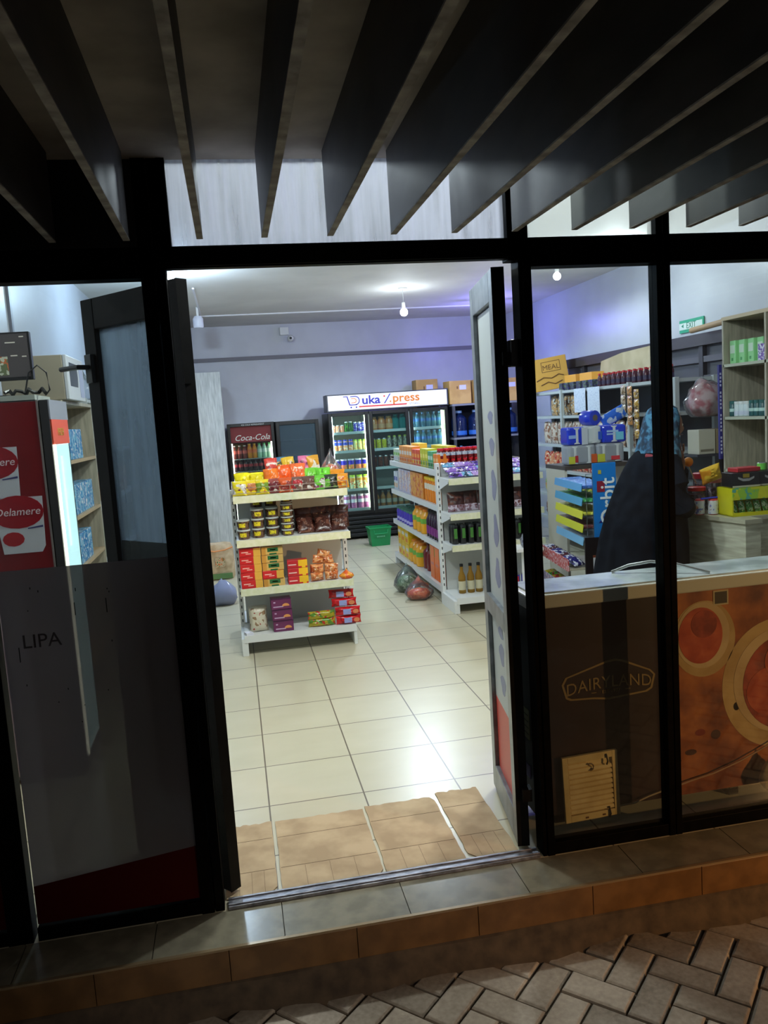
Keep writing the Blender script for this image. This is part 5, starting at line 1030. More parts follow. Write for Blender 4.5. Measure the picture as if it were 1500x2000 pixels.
# ------------------------------------------------------------------ chewing gum and sweets stand
GX, GY, GR = 2.235, 2.20, -0.12
t = thing('gum_stand', 'chewing gum display stand with blue lettered side board behind the freezer', 'display stand', (GX, GY, 0), GR)
CLR = glass_mat('clear_acrylic', tint=(220, 226, 230), dirt=0.12, dirt_col=(170, 180, 190), gloss=1.0)
ob('stand_base', G().box(-0.06, 0.20, 0.04, 0.76, 0.0, 0.31), [DGREY], t)
sb = ob('side_board', G().box(-0.005, 0.145, -0.014, 0.0, 0.76, 1.235), [M((24, 112, 190), 0.35)], t)
lettering('Orbit', 0.135, M((226, 232, 236), 0.45), sb, (0.092, -0.0155, 0.985), (PI/2, -PI/2, 0), bold=0.01)
ob('red_patch', G().box(0.02, 0.07, -0.0155, -0.014, 1.05, 1.12), M((130, 30, 50), 0.4), sb)
ob('blue_leaf', G().prism([(0.025, 0.85), (0.09, 0.86), (0.06, 0.895)], 'y', -0.0155, -0.014), M((30, 34, 120), 0.4), sb)
ob('yellow_mark', G().box(0.03, 0.05, -0.0155, -0.014, 1.165, 1.19), M((170, 160, 60), 0.4), sb)
ob('clear_edge', G().frame(-0.05, -0.006, 0.77, 1.17, -0.008, -0.002, 0.003, 0.004), CLR, t)
lb_ = ob('lower_side_board', G().box(-0.07, 0.14, -0.016, 0.0, 0.30, 0.76), [M((20, 16, 20), 0.4)], t)
pn = ob('white_panel', G().box(-0.02, 0.13, -0.018, -0.016, 0.30, 0.63, 0).box(-0.022, 0.13, -0.0185, -0.016, 0.63, 0.645, 1), [M((206, 206, 214), 0.4), M((120, 60, 40), 0.4)], lb_)
lettering('os', 0.19, M((24, 30, 90), 0.45), pn, (0.055, -0.020, 0.51), (PI/2, -PI/2, 0), bold=0.02)
TR = [(1.105, (90, 160, 220), 'light blue'), (1.013, (84, 160, 206), 'aqua'), (0.927, (214, 210, 60), 'lemon'), (0.84, (206, 206, 50), 'yellow'), (0.755, (120, 176, 220), 'pale blue')]
GUM = [(70, 120, 210), (60, 150, 80), (196, 186, 60), (110, 60, 60), (200, 214, 230)]
cgr, sgr = math.cos(GR), math.sin(GR)
def gpos(lx, ly, z): return (GX+lx*cgr-ly*sgr, GY+lx*sgr+ly*cgr, z)
for k, (z, c_, nm) in enumerate(TR):
    tr = ob('tray', G().box(-0.068, 0.14, 0.025, 0.64, z-0.036, z-0.031), CLR, t)
    ob('tray_front', G().prism([(-0.075, z-0.05), (-0.070, z-0.05), (-0.062, z), (-0.067, z)], 'y', 0.025, 0.64), M(c_, 0.4), tr)
    for q in range(6):
        put('gum%d' % k, mk_box('gum_packet', 0.085, 0.17, 0.016, [print_mat('gum_print_%d' % k, GUM[k], tuple(min(255, v+70) for v in GUM[k]), None, 40, 0.3)]), gpos(0.03, 0.085+0.1*q, z-0.024), 0, '%s chewing gum packet in the %s-fronted tray, %s from the lettered side' % (['blue', 'green', 'olive', 'maroon', 'silver'][k], nm, ORD[q]), 'gum packet', 'gum packets in the display stand', rot=(0, -0.12, GR+PI/2))
for k, (z, nm) in enumerate(((0.60, 'upper'), (0.41, 'lower'))):
    tr = ob('sweet_tray', G().box(-0.14, 0.02, 0.12, 0.84, z-0.074, z-0.068), M((170, 160, 140), 0.5), t)
    ob('tray_front', G().box(-0.147, -0.14, 0.12, 0.84, z-0.08, z), print_mat('tray_print_%d' % k, ((190, 70, 74), (140, 130, 170))[k], (226, 200, 210), None, 50, 0.4), tr)
    for q in range(7):
        c_ = [(40, 40, 110), (60, 60, 130), (90, 50, 60)][q % 3] if k == 0 else [(206, 190, 50), (196, 180, 40), (80, 160, 60)][q % 3]
        cn = [['navy', 'indigo', 'plum'], ['yellow', 'mustard', 'green']][k][q % 3]
        put('sw'+cn, mk_pillow('sweet_packet', 0.105, 0.09, 0.035, [print_mat('sweet_'+cn, c_, (206, 206, 226) if k == 0 else (180, 50, 60), tuple(v//2 for v in c_), 30, 0.25, 0.56, 0.62, 0.4)], (0, 1), 5, 0.004), gpos(-0.05, 0.17+0.098*q, z-0.052), 0, '%s sweet packet in the %s open tray, %s from the lettered side board' % (cn, nm, ORD[q]), 'sweet packet', 'sweet packets in the gum stand', rot=(-PI/2+0.5, 0, 0.4))
put('clearjar', mk_bag('sweet_bag', 0.05, 0.06, 0.15, POLY, 9, 0.1, print_mat('blue_sweets', (70, 80, 130), (170, 180, 214), None, 34, 0.4, 0.5)), (2.06, 2.96, 0.60), 0, 'small clear bag of blue sweets at the far side of the gum stand', 'sweet bag')
t = thing('side_table', 'small white side table just past the gum stand', 'table', (2.06, 2.99, 0))
ob('table_top', G().box(-0.10, 0.10, -0.09, 0.12, 0.575, 0.598), WHITE, t); ob('pedestal', G().box(-0.03, 0.03, -0.03, 0.03, 0.0, 0.575), WHITE, t)

# ------------------------------------------------------------------ stand of tissue packs
TX, TY, TZ0 = 2.685, 3.16, 1.16
t = thing('tissue_stand', 'low white stand carrying the tissue packs behind the gum display', 'display stand', (TX, TY+0.10, 0))
ob('stand_top', G().box(-0.27, 0.27, -0.20, 0.18, TZ0-0.03, TZ0), M((70, 62, 60), 0.5), t)
for sx in (-1, 1): ob('side_panel', G().box(sx*0.26-0.01, sx*0.26+0.01, -0.19, 0.17, 0, TZ0-0.03), M((206, 200, 190), 0.5), t)
for z in (0.4, 0.78): ob('shelf_board', G().box(-0.25, 0.25, -0.19, 0.17, z-0.02, z), M((206, 200, 190), 0.5), t)
WPK = glass_mat('white_wrap', tint=(225, 228, 236), dirt=0.7, dirt_col=(206, 210, 220), gloss=1.5, transl=0.3)
def tissue(col, w_, h_, n, sticker):
    def f():
        o = ob('tissue_pack', G().box(-w_/2, w_/2, -0.07, 0.07, 0, h_), [col], bev=0.02)
        for k in range(n):
            x = -w_/2+w_*(k+0.5)/n
            ob('paper_roll', G().lathe([(0.052, 0.008), (0.052, h_-0.008)], 16, c=(x, -0.020, 0)), M((214, 216, 220), 0.7), o)
        for x, z, w2, h2, c_ in sticker: ob('printed_patch', G().box(x, x+w2, -0.0755, -0.0745, z, z+h2), M(c_, 0.4), o)
        return o
    return f
put('tw', tissue(WPK, 0.225, 0.148, 2, [(-0.11, 0.01, 0.05, 0.055, (206, 206, 70)), (-0.06, 0.02, 0.025, 0.05, (180, 50, 60)), (0.07, 0.01, 0.045, 0.065, (206, 90, 40))]), (TX-0.115, TY, TZ0+0.001), 0, 'clear-wrapped white tissue pack with yellow patch, under the blue packs', 'tissue pack')
put('tw2', tissue(WPK, 0.225, 0.148, 2, [(-0.11, 0.01, 0.06, 0.06, (206, 206, 70)), (0.0, 0.02, 0.07, 0.03, (210, 60, 70))]), (TX+0.115, TY, TZ0+0.001), 0, 'clear-wrapped white tissue pack with red print, next to the yellow-patched one', 'tissue pack')
BLW = M((34, 60, 206), 0.22, coat=0.5)
put('tb', tissue(BLW, 0.15, 0.135, 1, [(-0.07, 0.05, 0.06, 0.025, (150, 180, 240)), (0.035, 0.0, 0.05, 0.13, (206, 210, 220))]), (TX-0.155, TY, TZ0+0.150), 0.05, 'glossy blue tissue pack on the white packs, on the side by the carton rack post', 'tissue pack')
put('tb2', tissue(M((206, 212, 216), 0.3), 0.12, 0.135, 1, [(0.03, 0.03, 0.03, 0.06, (50, 90, 190))]), (TX-0.01, TY+0.01, TZ0+0.150), 0, 'pale tissue pack in the middle of the blue packs', 'tissue pack')
put('tb3', tissue(BLW, 0.19, 0.135, 1, [(-0.06, 0.08, 0.09, 0.014, (170, 200, 240)), (-0.06, 0.06, 0.06, 0.012, (170, 200, 240)), (0.01, 0.02, 0.06, 0.06, (120, 200, 230))]), (TX+0.15, TY-0.01, TZ0+0.150), -0.1, 'glossy blue tissue pack nearest the standing shopper', 'tissue pack')
def roll():
    o = ob('tissue_roll', G().lathe([(0.055, -0.06), (0.058, -0.055), (0.058, 0.055), (0.055, 0.06)], 20), BLW)
    ob('cardboard_core', G().lathe([(0.024, -0.0615), (0.024, 0.0615)], 14), M((110, 96, 84), 0.7), o); return o
put('roll', roll, (TX+0.0, TY+0.03, TZ0+0.344), 0, 'single blue-wrapped roll lying on top between the blue packs', 'tissue roll', rot=(PI/2, 0, 0.3))
put('bpouch', mk_pillow('wipes_pouch', 0.22, 0.10, 0.045, [print_mat('wipes_print', (50, 110, 220), (200, 214, 236), None, 18, 0.2, 0.55, 0.6)], (0, 1), 8), (TX+0.21, TY+0.02, TZ0+0.300), 0, 'light blue wipes pouch tilted up on the blue tissue pack', 'wipes pouch', rot=(0, -0.45, 0))

# ------------------------------------------------------------------ steel rack along the far side wall
t = thing('steel_rack', 'long white steel rack of groceries along the side wall, papers hanging from it', 'rack', (3.53, 3.4, 0))
RK = M((176, 182, 184), 0.4); RKD = M((44, 46, 56), 0.5)
RL = 3.4
for y in (0.0, 0.78, 2.3, RL):
    for x in (0.0, 0.34): ob('post', G().box(x-0.018, x+0.018, y-0.018, y+0.018, 0, 1.78), RK, t)
RZ = [0.35, 0.62, 0.90, 1.185, 1.50, 1.77]
for z in RZ: ob('shelf_board', G().box(0.0, 0.36, 0.0, RL, z-0.028, z), RK, t)
ob('back_panel', G().box(0.36, 0.37, 0.0, RL, 0.2, 1.75), RKD, t)
def onrack(key, fn, y, lev, label, cat, group, dx=0.08, rz=-PI/2, rot=None): return put(key, fn, (3.53+dx, y, RZ[lev]+0.001), rz, label, cat, group, rot=rot)
bnp = mk_pillow('grain_packet', 0.17, 0.25, 0.07, [print_mat('beige_packet', (206, 190, 176), (150, 106, 84), (226, 220, 214), 20, 0.3, 0.54, 0.62, 0.4)], (0, 1), 23)
for i in range(11): onrack('bnp', bnp, 4.32+0.2*i, 3, 'beige grain packet on the rack shelf beneath the papers, %s from the snack strips' % ORD[i], 'grain packet', 'beige packets on the steel rack')
tnp = mk_pillow('grain_packet', 0.15, 0.22, 0.06, [print_mat('tan_packet', (186, 146, 96), (90, 70, 56), (200, 206, 200), 22, 0.3, 0.54, 0.6, 0.4)], (0, 1), 24)
for i in range(4): onrack('tnp', tnp, 5.55+0.18*i, 4, 'tan packet on the highest covered shelf of the steel rack, %s from the hanging papers' % ORD[i], 'grain packet', 'tan packets on the steel rack')
rdp = mk_pillow('snack_packet', 0.12, 0.2, 0.06, [print_mat('pink_orange_packet', (226, 150, 110), (190, 60, 50), (240, 220, 190), 22, 0.3, 0.5, 0.6, 0.4)], (0, 1), 25)
for i in range(10): onrack('rdp', rdp, 5.05+0.145*i, 2, 'salmon snack packet on the middle shelf of the steel rack, %s from the till side' % ORD[i], 'snack packet', 'salmon packets on the steel rack')
ylp = mk_pillow('snack_packet', 0.12, 0.18, 0.06, [print_mat('yellow_mix_packet', (214, 196, 70), (90, 160, 80), (190, 70, 60), 26, 0.3, 0.52, 0.6, 0.4)], (0, 1), 26)
for i in range(10): onrack('ylp', ylp, 5.05+0.145*i, 1, 'yellow snack packet on the lower shelf of the steel rack, %s from the till side' % ORD[i], 'snack packet', 'yellow packets on the steel rack')
brp = mk_pillow('snack_packet', 0.12, 0.18, 0.06, [print_mat('brown_mix_packet', (130, 90, 76), (206, 190, 180), (90, 50, 50), 26, 0.3, 0.52, 0.6, 0.4)], (0, 1), 27)
for i in range(10): onrack('brp', brp, 5.05+0.145*i, 0, 'brown snack packet on the bottom shelf of the steel rack, %s from the till side' % ORD[i], 'snack packet', 'brown packets on the steel rack')
# top of the rack: cartons, red bottles, cardboard backing
def bigcarton():
    o = mk_box('carton', 0.40, 0.26, 0.34, [M((206, 156, 70), 0.7)], bev=0.004)()
    P_ = M((112, 76, 36), 0.7)
    lettering('MEAL', 0.075, P_, o, (0.03, -0.1315, 0.235), name='lettering'); g = G().frame(-0.07, 0.13, 0.19, 0.30, -0.1312, -0.1302, 0.006, 0.006); ob('print_frame', g, P_, o)
    ob('print_swirl', G().tube([(-0.14, -0.131, 0.11), (-0.06, -0.131, 0.14), (0.02, -0.131, 0.12), (0.10, -0.131, 0.15), (0.15, -0.131, 0.13)], 0.006, 5), P_, o)
    ob('print_swirl', G().tube([(-0.10, -0.131, 0.06), (-0.02, -0.131, 0.085), (0.05, -0.131, 0.055), (0.13, -0.131, 0.08)], 0.006, 5), P_, o); return o
put('bigcarton', bigcarton, (3.70, 6.42, 1.80), 0, 'amber carton with dark printing tipped on top of the steel rack', 'carton', rot=(0.0, -0.13, -0.28), scale=(1.08, 1.08, 1.08))
for i, y in enumerate((5.92, 5.52)): put('ocar', mk_box('carton', 0.30, 0.14, 0.17, [M((226, 160, 66), 0.6)]), (3.80, y, 1.771), -PI/2, ['orange carton on the steel rack beside the tipped carton', 'orange carton on the steel rack nearer the red bottles'][i], 'carton', 'orange cartons on the steel rack')
tag(ob('cardboard_backing', G().prism([(4.42, 1.771), (5.62, 1.771), (5.56, 2.05), (5.1, 2.10), (4.42, 2.12)], 'x', 3.93, 3.94), CARTON2), 'large pale sheet of cardboard standing behind the red bottles on the rack', 'cardboard')
rb2 = mk_bottle('sauce_bottle', 0.022, 0.125, M((70, 28, 44), 0.25), M((190, 40, 56), 0.35), M((50, 40, 70), 0.4), (0.15, 0.45), 0.5, 0.6, 0.14)
for r_ in range(2):
    for i in range(13): put('rb2', rb2, (3.575+0.07*r_, 3.66+0.10*i, 1.771), 0, 'small red-capped dark bottle on the rack, %s from the till in the %s row' % (ORD[i], ['front', 'rear'][r_]), 'sauce bottle', 'red-capped bottles on top of the steel rack')
dk = mk_box('dark_packet', 0.09, 0.07, 0.08, [print_mat('dark_blue_packet', (44, 46, 70), (90, 110, 80), (60, 60, 140), 30, 0.4)])
for i in range(6): put('dk', dk, (3.60, 5.05+0.15*i, 1.771), -PI/2, 'small dark packet on the rack edge below the orange cartons, %s from the red bottles' % ORD[i], 'packet', 'dark packets on top of the steel rack')
# papers and snack strips hanging on the rack
for i, (y, z0) in enumerate(((5.18, 1.53), (4.86, 1.50))): tag(ob('paper_sheet', G().box(3.502, 3.505, y-0.135, y+0.135, z0, 1.772), [print_mat('typed_paper', (206, 214, 232), (186, 194, 216), None, 60, 0.6)]), ['white paper sheet hanging from the steel rack, on the side of the tipped carton', 'white paper sheet hanging lower on the steel rack, on the side of the snack strips'][i], 'paper', 'papers hanging on the steel rack')
for i, (y, z0, c_) in enumerate(((4.22, 1.50, (190, 170, 150)), (4.10, 1.40, (206, 140, 80)), (3.98, 1.28, (196, 150, 60)))):
    o = thing('snack_strip', ['pale strip of small snack packets hanging from the rack, nearest the papers', 'orange strip of small snack packets hanging between the other two', 'golden strip of small snack packets hanging lowest by the headscarf'][i], 'snack strip', (3.49, y, z0), -PI/2, 'snack strips hanging on the steel rack')
    nn = int((1.76-z0)/0.085)
    for k in range(nn):
        q = mk_pillow('snack_sachet', 0.085, 0.084, 0.03, [print_mat('strip_print_%d' % i, c_, (120, 90, 60), (226, 214, 190), 40, 0.3, 0.54, 0.6, 0.3)], (0, 1), 41+k+i*7, 0.003, nx=6, nz=6)(); q.parent = o; q.location = (0, 0, (nn-1-k)*0.087)
put('strawbag', mk_bag('polythene_bag', 0.17, 0.13, 0.31, POLYC, 44, -0.05, noise_mat('pink_contents', (206, 110, 120), (240, 206, 206), 12, 0.5, lo=0.42, hi=0.58), 0.95, taper=0.25), (3.70, 3.26, 1.45), 0, 'round clear bag of pink goods hanging at the end of the steel rack', 'polythene bag')
put('rackbox', mk_box('goods_carton', 0.14, 0.16, 0.19, [M((186, 180, 164), 0.5), M((120, 112, 96), 0.5)], [(0.1, 0.9, 0.1, 0.2, 1)]), (3.62, 3.20, 1.165), 0, 'beige carton below the pink bag at the rack end', 'carton')
put('rackbox2', mk_box('goods_carton', 0.15, 0.16, 0.19, [M((140, 124, 96), 0.5), M((100, 86, 66), 0.5)], [(0.1, 0.9, 0.1, 0.2, 1)]), (3.775, 3.20, 1.165), 0, 'brown carton next to the beige one below the pink bag', 'carton')
t = thing('wall_bracket', 'dark bracket shelf at the rack end under the beige and brown cartons', 'shelf', (3.70, 3.21, 1.165))
ob('bracket_board', G().box(-0.17, 0.17, -0.10, 0.15, -0.02, 0.0), RKD, t); ob('bracket_leg', G().box(-0.17, -0.14, 0.1, 0.15, -1.165, -0.02), RKD, t); ob('bracket_leg', G().box(0.14, 0.17, 0.1, 0.15, -1.165, -0.02), RKD, t)
# dark panelled shutter on the side wall, exit sign, pole
DM = M((74, 74, 84), 0.45)
t = thing('panelled_shutter', 'dark grey panelled metal shutter across the side wall behind the steel rack', 'shutter', (4.01, 3.2, 0))
ob('shutter_sheet', G().box(0.0, 0.02, 0.0, 3.4, 0.0, 2.13), DM, t); ob('head_rail', G().box(-0.06, 0.0, 0.0, 3.4, 2.04, 2.14), M((58, 52, 54), 0.45), t)
for z in (1.74, 1.90): ob('cross_rail', G().box(-0.035, 0.0, 0.0, 3.4, z, z+0.05), M((88, 86, 96), 0.45), t)
for y in (0.55, 1.3, 2.1, 2.9): ob('stile', G().box(-0.04, 0.0, y-0.03, y+0.03, 0.0, 2.04), M((50, 48, 56), 0.45), t)
t = thing('exit_sign', 'green and white exit sign on the side wall over the shutter', 'sign', (4.02, 3.96, 2.235))
ob('sign_board', G().box(-0.004, 0.004, -0.19, 0.19, -0.055, 0.055), M((30, 160, 120), 0.4), t)
ob('white_band', G().box(-0.0052, -0.004, -0.17, 0.19, -0.028, 0.030), M((214, 230, 226), 0.4), t)
lettering('EXIT', 0.075, M((24, 120, 90), 0.4), t, (-0.0056, 0.0, 0.002), (PI/2, 0, -PI/2))
ob('arrow_mark', G().prism([(0.12, -0.012), (0.155, 0.005), (0.12, 0.022)], 'x', -0.0062, -0.0052), M((30, 130, 100), 0.4), t)
tag(ob('wooden_pole', G().tube([(3.86, 3.70, 2.165), (3.70, 2.75, 2.168)], 0.024, 10), M((170, 140, 104), 0.6)), 'pale rolled pole lying over the shelving top in front of the exit sign', 'pole')

# ------------------------------------------------------------------ tall shelving by the till
t = thing('till_shelving', 'tall grey wood-grain shelving by the till with medicine boxes and white bottles', 'shelving', (3.50, 1.20, 0))
for y in (0.0, 0.52, 1.045, 1.515): ob('side_panel', G().box(0.0, 0.5, y-0.009, y+0.009, 0.0, 2.16), WOODB, t)
ob('back_panel', G().box(0.49, 0.5, 0.0, 1.515, 0.0, 2.15), WOODB, t); ob('top_panel', G().box(-0.004, 0.5, -0.009, 1.524, 2.135, 2.16), M((196, 178, 150), 0.5), t)
TZ = [0.4, 0.75, 1.08, 1.455, 1.828]
for z in TZ: ob('shelf_board', G().box(0.0, 0.49, 0.0, 1.515, z-0.02, z), M((176, 178, 160), 0.5), t)
gb = mk_box('medicine_box', 0.075, 0.05, 0.16, [M((150, 214, 150), 0.4), M((206, 226, 206), 0.4), M((70, 150, 90), 0.4)], [(0.1, 0.9, 0.45, 0.8, 1), (0.3, 0.6, 0.12, 0.25, 2)])
for i in range(4): put('gb', gb, (3.56+0.012*i, 2.65-0.085*i, TZ[4]+0.001), -PI/2-0.1, 'pale green medicine box on the highest shelf by the till, %s from the blue banner' % ORD[i], 'medicine box', 'medicine boxes by the till')
pb = mk_box('medicine_box', 0.04, 0.04, 0.055, [print_mat('violet_box_print', (130, 100, 180), (226, 226, 240), None, 60, 0.4)])
for k in range(2):
    for i in range(3): put('pb', pb, (3.56, 2.36-0.045*i, TZ[4]+0.001+0.056*k), -PI/2, 'small violet box on the highest shelf by the till, %s in the %s layer' % (ORD[i], ['lower', 'upper'][k]), 'medicine box', 'small violet boxes by the till')
wbl = mk_bottle('pill_bottle', 0.026, 0.105, M((206, 218, 222), 0.35), M((226, 230, 230), 0.35), M((200, 206, 226), 0.4), (0.1, 0.35), 0.8, 0.75, 0.2)
tbl = mk_bottle('pill_bottle', 0.026, 0.11, M((24, 80, 84), 0.3), M((28, 90, 90), 0.35), M((190, 220, 214), 0.4), (0.3, 0.5), 0.8, 0.75, 0.2)
for i in range(9): put('pbt%d' % (i in (0, 4, 5, 6)), tbl if i in (0, 4, 5, 6) else wbl, (3.56, 2.69-0.056*i, TZ[3]+0.001), -PI/2, '%s bottle on the second highest shelf by the till, %s from the blue banner' % (['white', 'teal'][i in (0, 4, 5, 6)], ORD[i]), 'pill bottle', 'pill bottles by the till')
t = thing('blue_banner', 'narrow dark blue banner with pale vertical letters on the shelving edge', 'banner', (3.49, 2.735, 1.15))
ob('banner_cloth', G().box(-0.01, 0.012, 0.0, 0.02, 0.0, 0.68), M((36, 34, 120), 0.5), t)
lettering('STORE  YOUR  VALUES', 0.028, M((206, 206, 230), 0.5), t, (0.0, -0.0012, 0.36), (PI/2, -PI/2, 0)) if False else None
for k in range(22):
    if k % 6 != 5: ob('letter_mark', G().box(-0.005, 0.006, -0.0012, 0, 0.04+0.027*k, 0.056+0.027*k), M((196, 196, 226), 0.5), t)

# ------------------------------------------------------------------ counter and what is on it
t = thing('shop_counter', 'grey-brown wood-grain counter behind the freezer, sweets and jars on top', 'counter', (0, 0, 0))
ob('counter_body', G().prism([(2.83, 1.50), (2.925, 1.50), (2.925, 1.62), (3.42, 1.62), (3.42, 2.75), (2.59, 2.75)], 'z', 0.0, 0.875), [COUNTERM], t)
ob('counter_top', G().prism([(2.82, 1.49), (2.93, 1.49), (2.93, 1.60), (3.43, 1.60), (3.43, 2.76), (2.58, 2.76)], 'z', 0.875, 0.90), [M((176, 172, 152), 0.4)], t)
t = thing('sweet_display_box', 'open yellow-green display box of wrapped sweets on the counter corner', 'display box', (3.02, 1.70, 0.901), -0.06)
YG = print_mat('yellow_green_box', (206, 206, 40), (150, 196, 60), (90, 170, 150), 16, 0.35, 0.5, 0.6)
ob('box_shell', G().box(-0.18, 0.18, -0.08, 0.09, 0.0, 0.008).box(-0.18, 0.18, 0.08, 0.09, 0.0, 0.165).box(-0.18, -0.172, -0.08, 0.09, 0, 0.165).box(0.172, 0.18, -0.08, 0.09, 0, 0.165).box(-0.18, 0.18, -0.082, -0.078, 0.0, 0.022), M((206, 200, 30), 0.35), t)
ob('printed_front', G().box(-0.18, 0.18, -0.084, -0.078, 0.098, 0.168), YG, t)
for i in range(7): put('gsw', mk_pillow('wrapped_sweet', 0.045, 0.075, 0.03, [print_mat('green_sweet', (110, 180, 110), (206, 230, 200), (60, 110, 70), 50, 0.25, 0.5, 0.6, 0.3)], (0, 1), 61, nx=6, nz=6), (2.875+0.05*i, 1.66-0.003*i+0.008, 0.912), 0, 'green and white wrapped sweet in the yellow display box, %s along' % ORD[i], 'wrapped sweet', 'wrapped sweets in the yellow box', rot=(-0.3, 0, 0.2))
for i in range(2):
    o = put('blkbox', (lambda: (lambda b: (ob('grey_crest', G().prism([(-0.05, 0.05), (-0.02, 0.035), (0.02, 0.035), (0.05, 0.05), (0.05, 0.062), (0.02, 0.05), (-0.02, 0.05), (-0.05, 0.062)], 'y', -0.0612, -0.060), M((150, 150, 154), 0.4), b), ob('gold_patch', G().box(-0.02, 0.02, -0.0612, -0.060, 0.055, 0.078), M((150, 130, 40), 0.4), b), ob('pale_foot', G().box(-0.085, 0.085, -0.0612, -0.060, 0, 0.01), M((190, 186, 160), 0.4), b), b)[3])(mk_box('tea_box', 0.17, 0.12, 0.085, [M((26, 28, 34), 0.35)])())), (2.93+0.175*i, 1.69, 1.071), -0.06, ['black box with grey crest on the yellow display box, counter end', 'black box with grey crest on the yellow display box, shelf end'][i], 'box', 'black boxes on the yellow display box')
put('redtray', mk_box('red_tray', 0.15, 0.1, 0.025, [M((170, 40, 50), 0.4)]), (2.96, 1.70, 1.157), 0, 'flat red tray on top of the black boxes', 'tray')
put('greencup', mk_can('green_tin', 0.028, 0.045, M((110, 196, 80), 0.35)), (3.08, 1.70, 1.157), 0, 'small green tin beside the red tray on the black boxes', 'tin')
put('yelbag', mk_pillow('crisp_bag', 0.15, 0.10, 0.06, [print_mat('yellow_crisp', (236, 190, 60), (226, 150, 40), None, 16, 0.2, 0.55, 0.6, 0.6)], (0, 1), 66), (2.87, 1.88, 1.09), 0, 'crumpled yellow crisp bag lying on the jars at the counter corner', 'crisp bag', rot=(0, -0.25, 0.1))
def jarx(c_, lid, r=0.05, h=0.13):
    def f():
        o = ob('sweet_jar', G().lathe([(r*0.9, 0), (r, 0.008), (r, h*0.85), (r*0.85, h*0.9)], 20), glass_mat('jar_plastic', tint=(230, 225, 230), dirt=0.15, gloss=1.2))
        ob('jar_lid', G().lathe([(r*1.04, h*0.86), (r*1.04, h), (r*0.95, h*1.02)], 20), M(lid, 0.3), o)
        ob('jar_filling', G().lathe([(r*0.85, 0.006), (r*0.93, 0.012), (r*0.93, h*0.7)], 20), print_mat('filling_%d_%d_%d' % c_, c_, (226, 214, 220), tuple(v//2 for v in c_), 60, 0.4, 0.5), o); return o
    return f
put('jar1', jarx((150, 50, 70), (226, 44, 40), 0.052, 0.15), (2.83, 1.99, 0.901), 0, 'clear sweet jar with a bright red lid on the counter', 'sweet jar')
put('jar2', jarx((120, 90, 120), (206, 120, 130), 0.045, 0.20), (2.94, 1.98, 0.901), 0, 'taller clear sweet jar with pale pink lid beside the red-lidded jar', 'sweet jar')
put('jar3', jarx((160, 60, 60), (206, 50, 70), 0.06, 0.22), (2.96, 2.13, 0.901), 0, 'wide red-lidded tub of sweets behind the pink-lidded jar', 'sweet jar')
put('bigb', mk_bottle('water_bottle', 0.045, 0.31, glass_mat('violet_tint_bottle', tint=(170, 170, 196), dirt=0.2, dirt_col=(110, 110, 150), gloss=1.4), M((40, 40, 150), 0.35), None, neck=0.36, cap=0.1), (2.74, 2.22, 0.901), 0, 'large clear bottle with blue cap at the counter edge by the hand', 'bottle')
def popjar():
    o = ob('lollipop', G().tube([(0.05, 0, 0.0), (0.0, 0, 0.12)], 0.003, 6), M((190, 180, 120), 0.5))
    ob('sweet_head', G().lathe([(0.004, -0.03)]+[(0.03*math.sin(a), -0.03*math.cos(a)) for a in [PI*q/8 for q in range(1, 8)]]+[(0.004, 0.03)], 16), M((240, 140, 30), 0.3), o, (0, 0, 0.14)); return o
put('pop', popjar, (2.80, 2.03, 1.07), 0, 'orange round lollipop standing above the sweet jars', 'lollipop')
put('pop', popjar, (2.785, 2.09, 1.13), 0, 'smaller orange lollipop behind, level with the green tub', 'lollipop', scale=(0.7, 0.7, 0.7))
put('grt', mk_can('green_tub', 0.04, 0.06, M((20, 120, 60), 0.4)), (2.83, 2.5, 1.155), 0, 'green tub behind the lollipops at the far side of the counter', 'tub')
tag(ob('display_riser', G().box(2.78, 2.92, 2.42, 2.6, 0.901, 1.154), M((30, 30, 36), 0.5)), 'black riser block on the far side of the counter under the green tub', 'riser')
cupm = print_mat('printed_cup_white', (210, 212, 214), (120, 130, 190), (170, 80, 70), 40, 0.4, 0.6, 0.66)
for i, (x, y) in enumerate(((2.735, 1.84), (2.80, 1.80), (2.865, 1.86))): put('cup', mk_can('sweet_tub', 0.030, 0.095, cupm, M((206, 60, 60), 0.4)), (x+0.02, y, 0.901), 0, 'white printed sweet tub on the counter, %s from the resting hand' % ORD[i], 'sweet tub', 'white sweet tubs on the counter')
tag(ob('blue_pen', G().tube([(2.735, 1.79, 1.002), (2.90, 1.80, 1.002)], 0.006, 8), M((50, 60, 190), 0.3)), 'long blue pen lying across the white sweet tubs', 'pen')
put('wrapbag', mk_bag('polythene_bag', 0.16, 0.10, 0.09, POLY, 51, 0.02, M((170, 90, 100), 0.5), 0.5), (3.62, 2.1, 1.081), 0, 'flattened clear bag on the shelf above the yellow display box', 'polythene bag')

# ------------------------------------------------------------------ the shopper
def loft(rings, n=28, fold=0.0, mi=0, seed=0):
    """rings: (cx, cy, z, rx, ry)"""
    g = G(); vs = []
    for j, (cx, cy, z, rx, ry) in enumerate(rings):
        for k in range(n):
            a = 2*PI*k/n; f = 1+fold*math.sin(5*a+seed)*max(0, 1-j/len(rings))+fold*0.6*math.sin(9*a+1.3*seed)*max(0, 1-1.3*j/len(rings)); vs.append((cx+rx*f*math.cos(a), cy+ry*f*math.sin(a), z))
    fs = [(j*n+k, j*n+(k+1) % n, (j+1)*n+(k+1) % n, (j+1)*n+k) for j in range(len(rings)-1) for k in range(n)]
    fs += [tuple(range(n))[::-1], tuple((len(rings)-1)*n+k for k in range(n))]
    g.add(vs, fs, 0, True); return g
per = thing('person', 'person in a long dark robe and blue patterned headscarf leaning at the counter', 'person', (2.42, 1.90, 0))
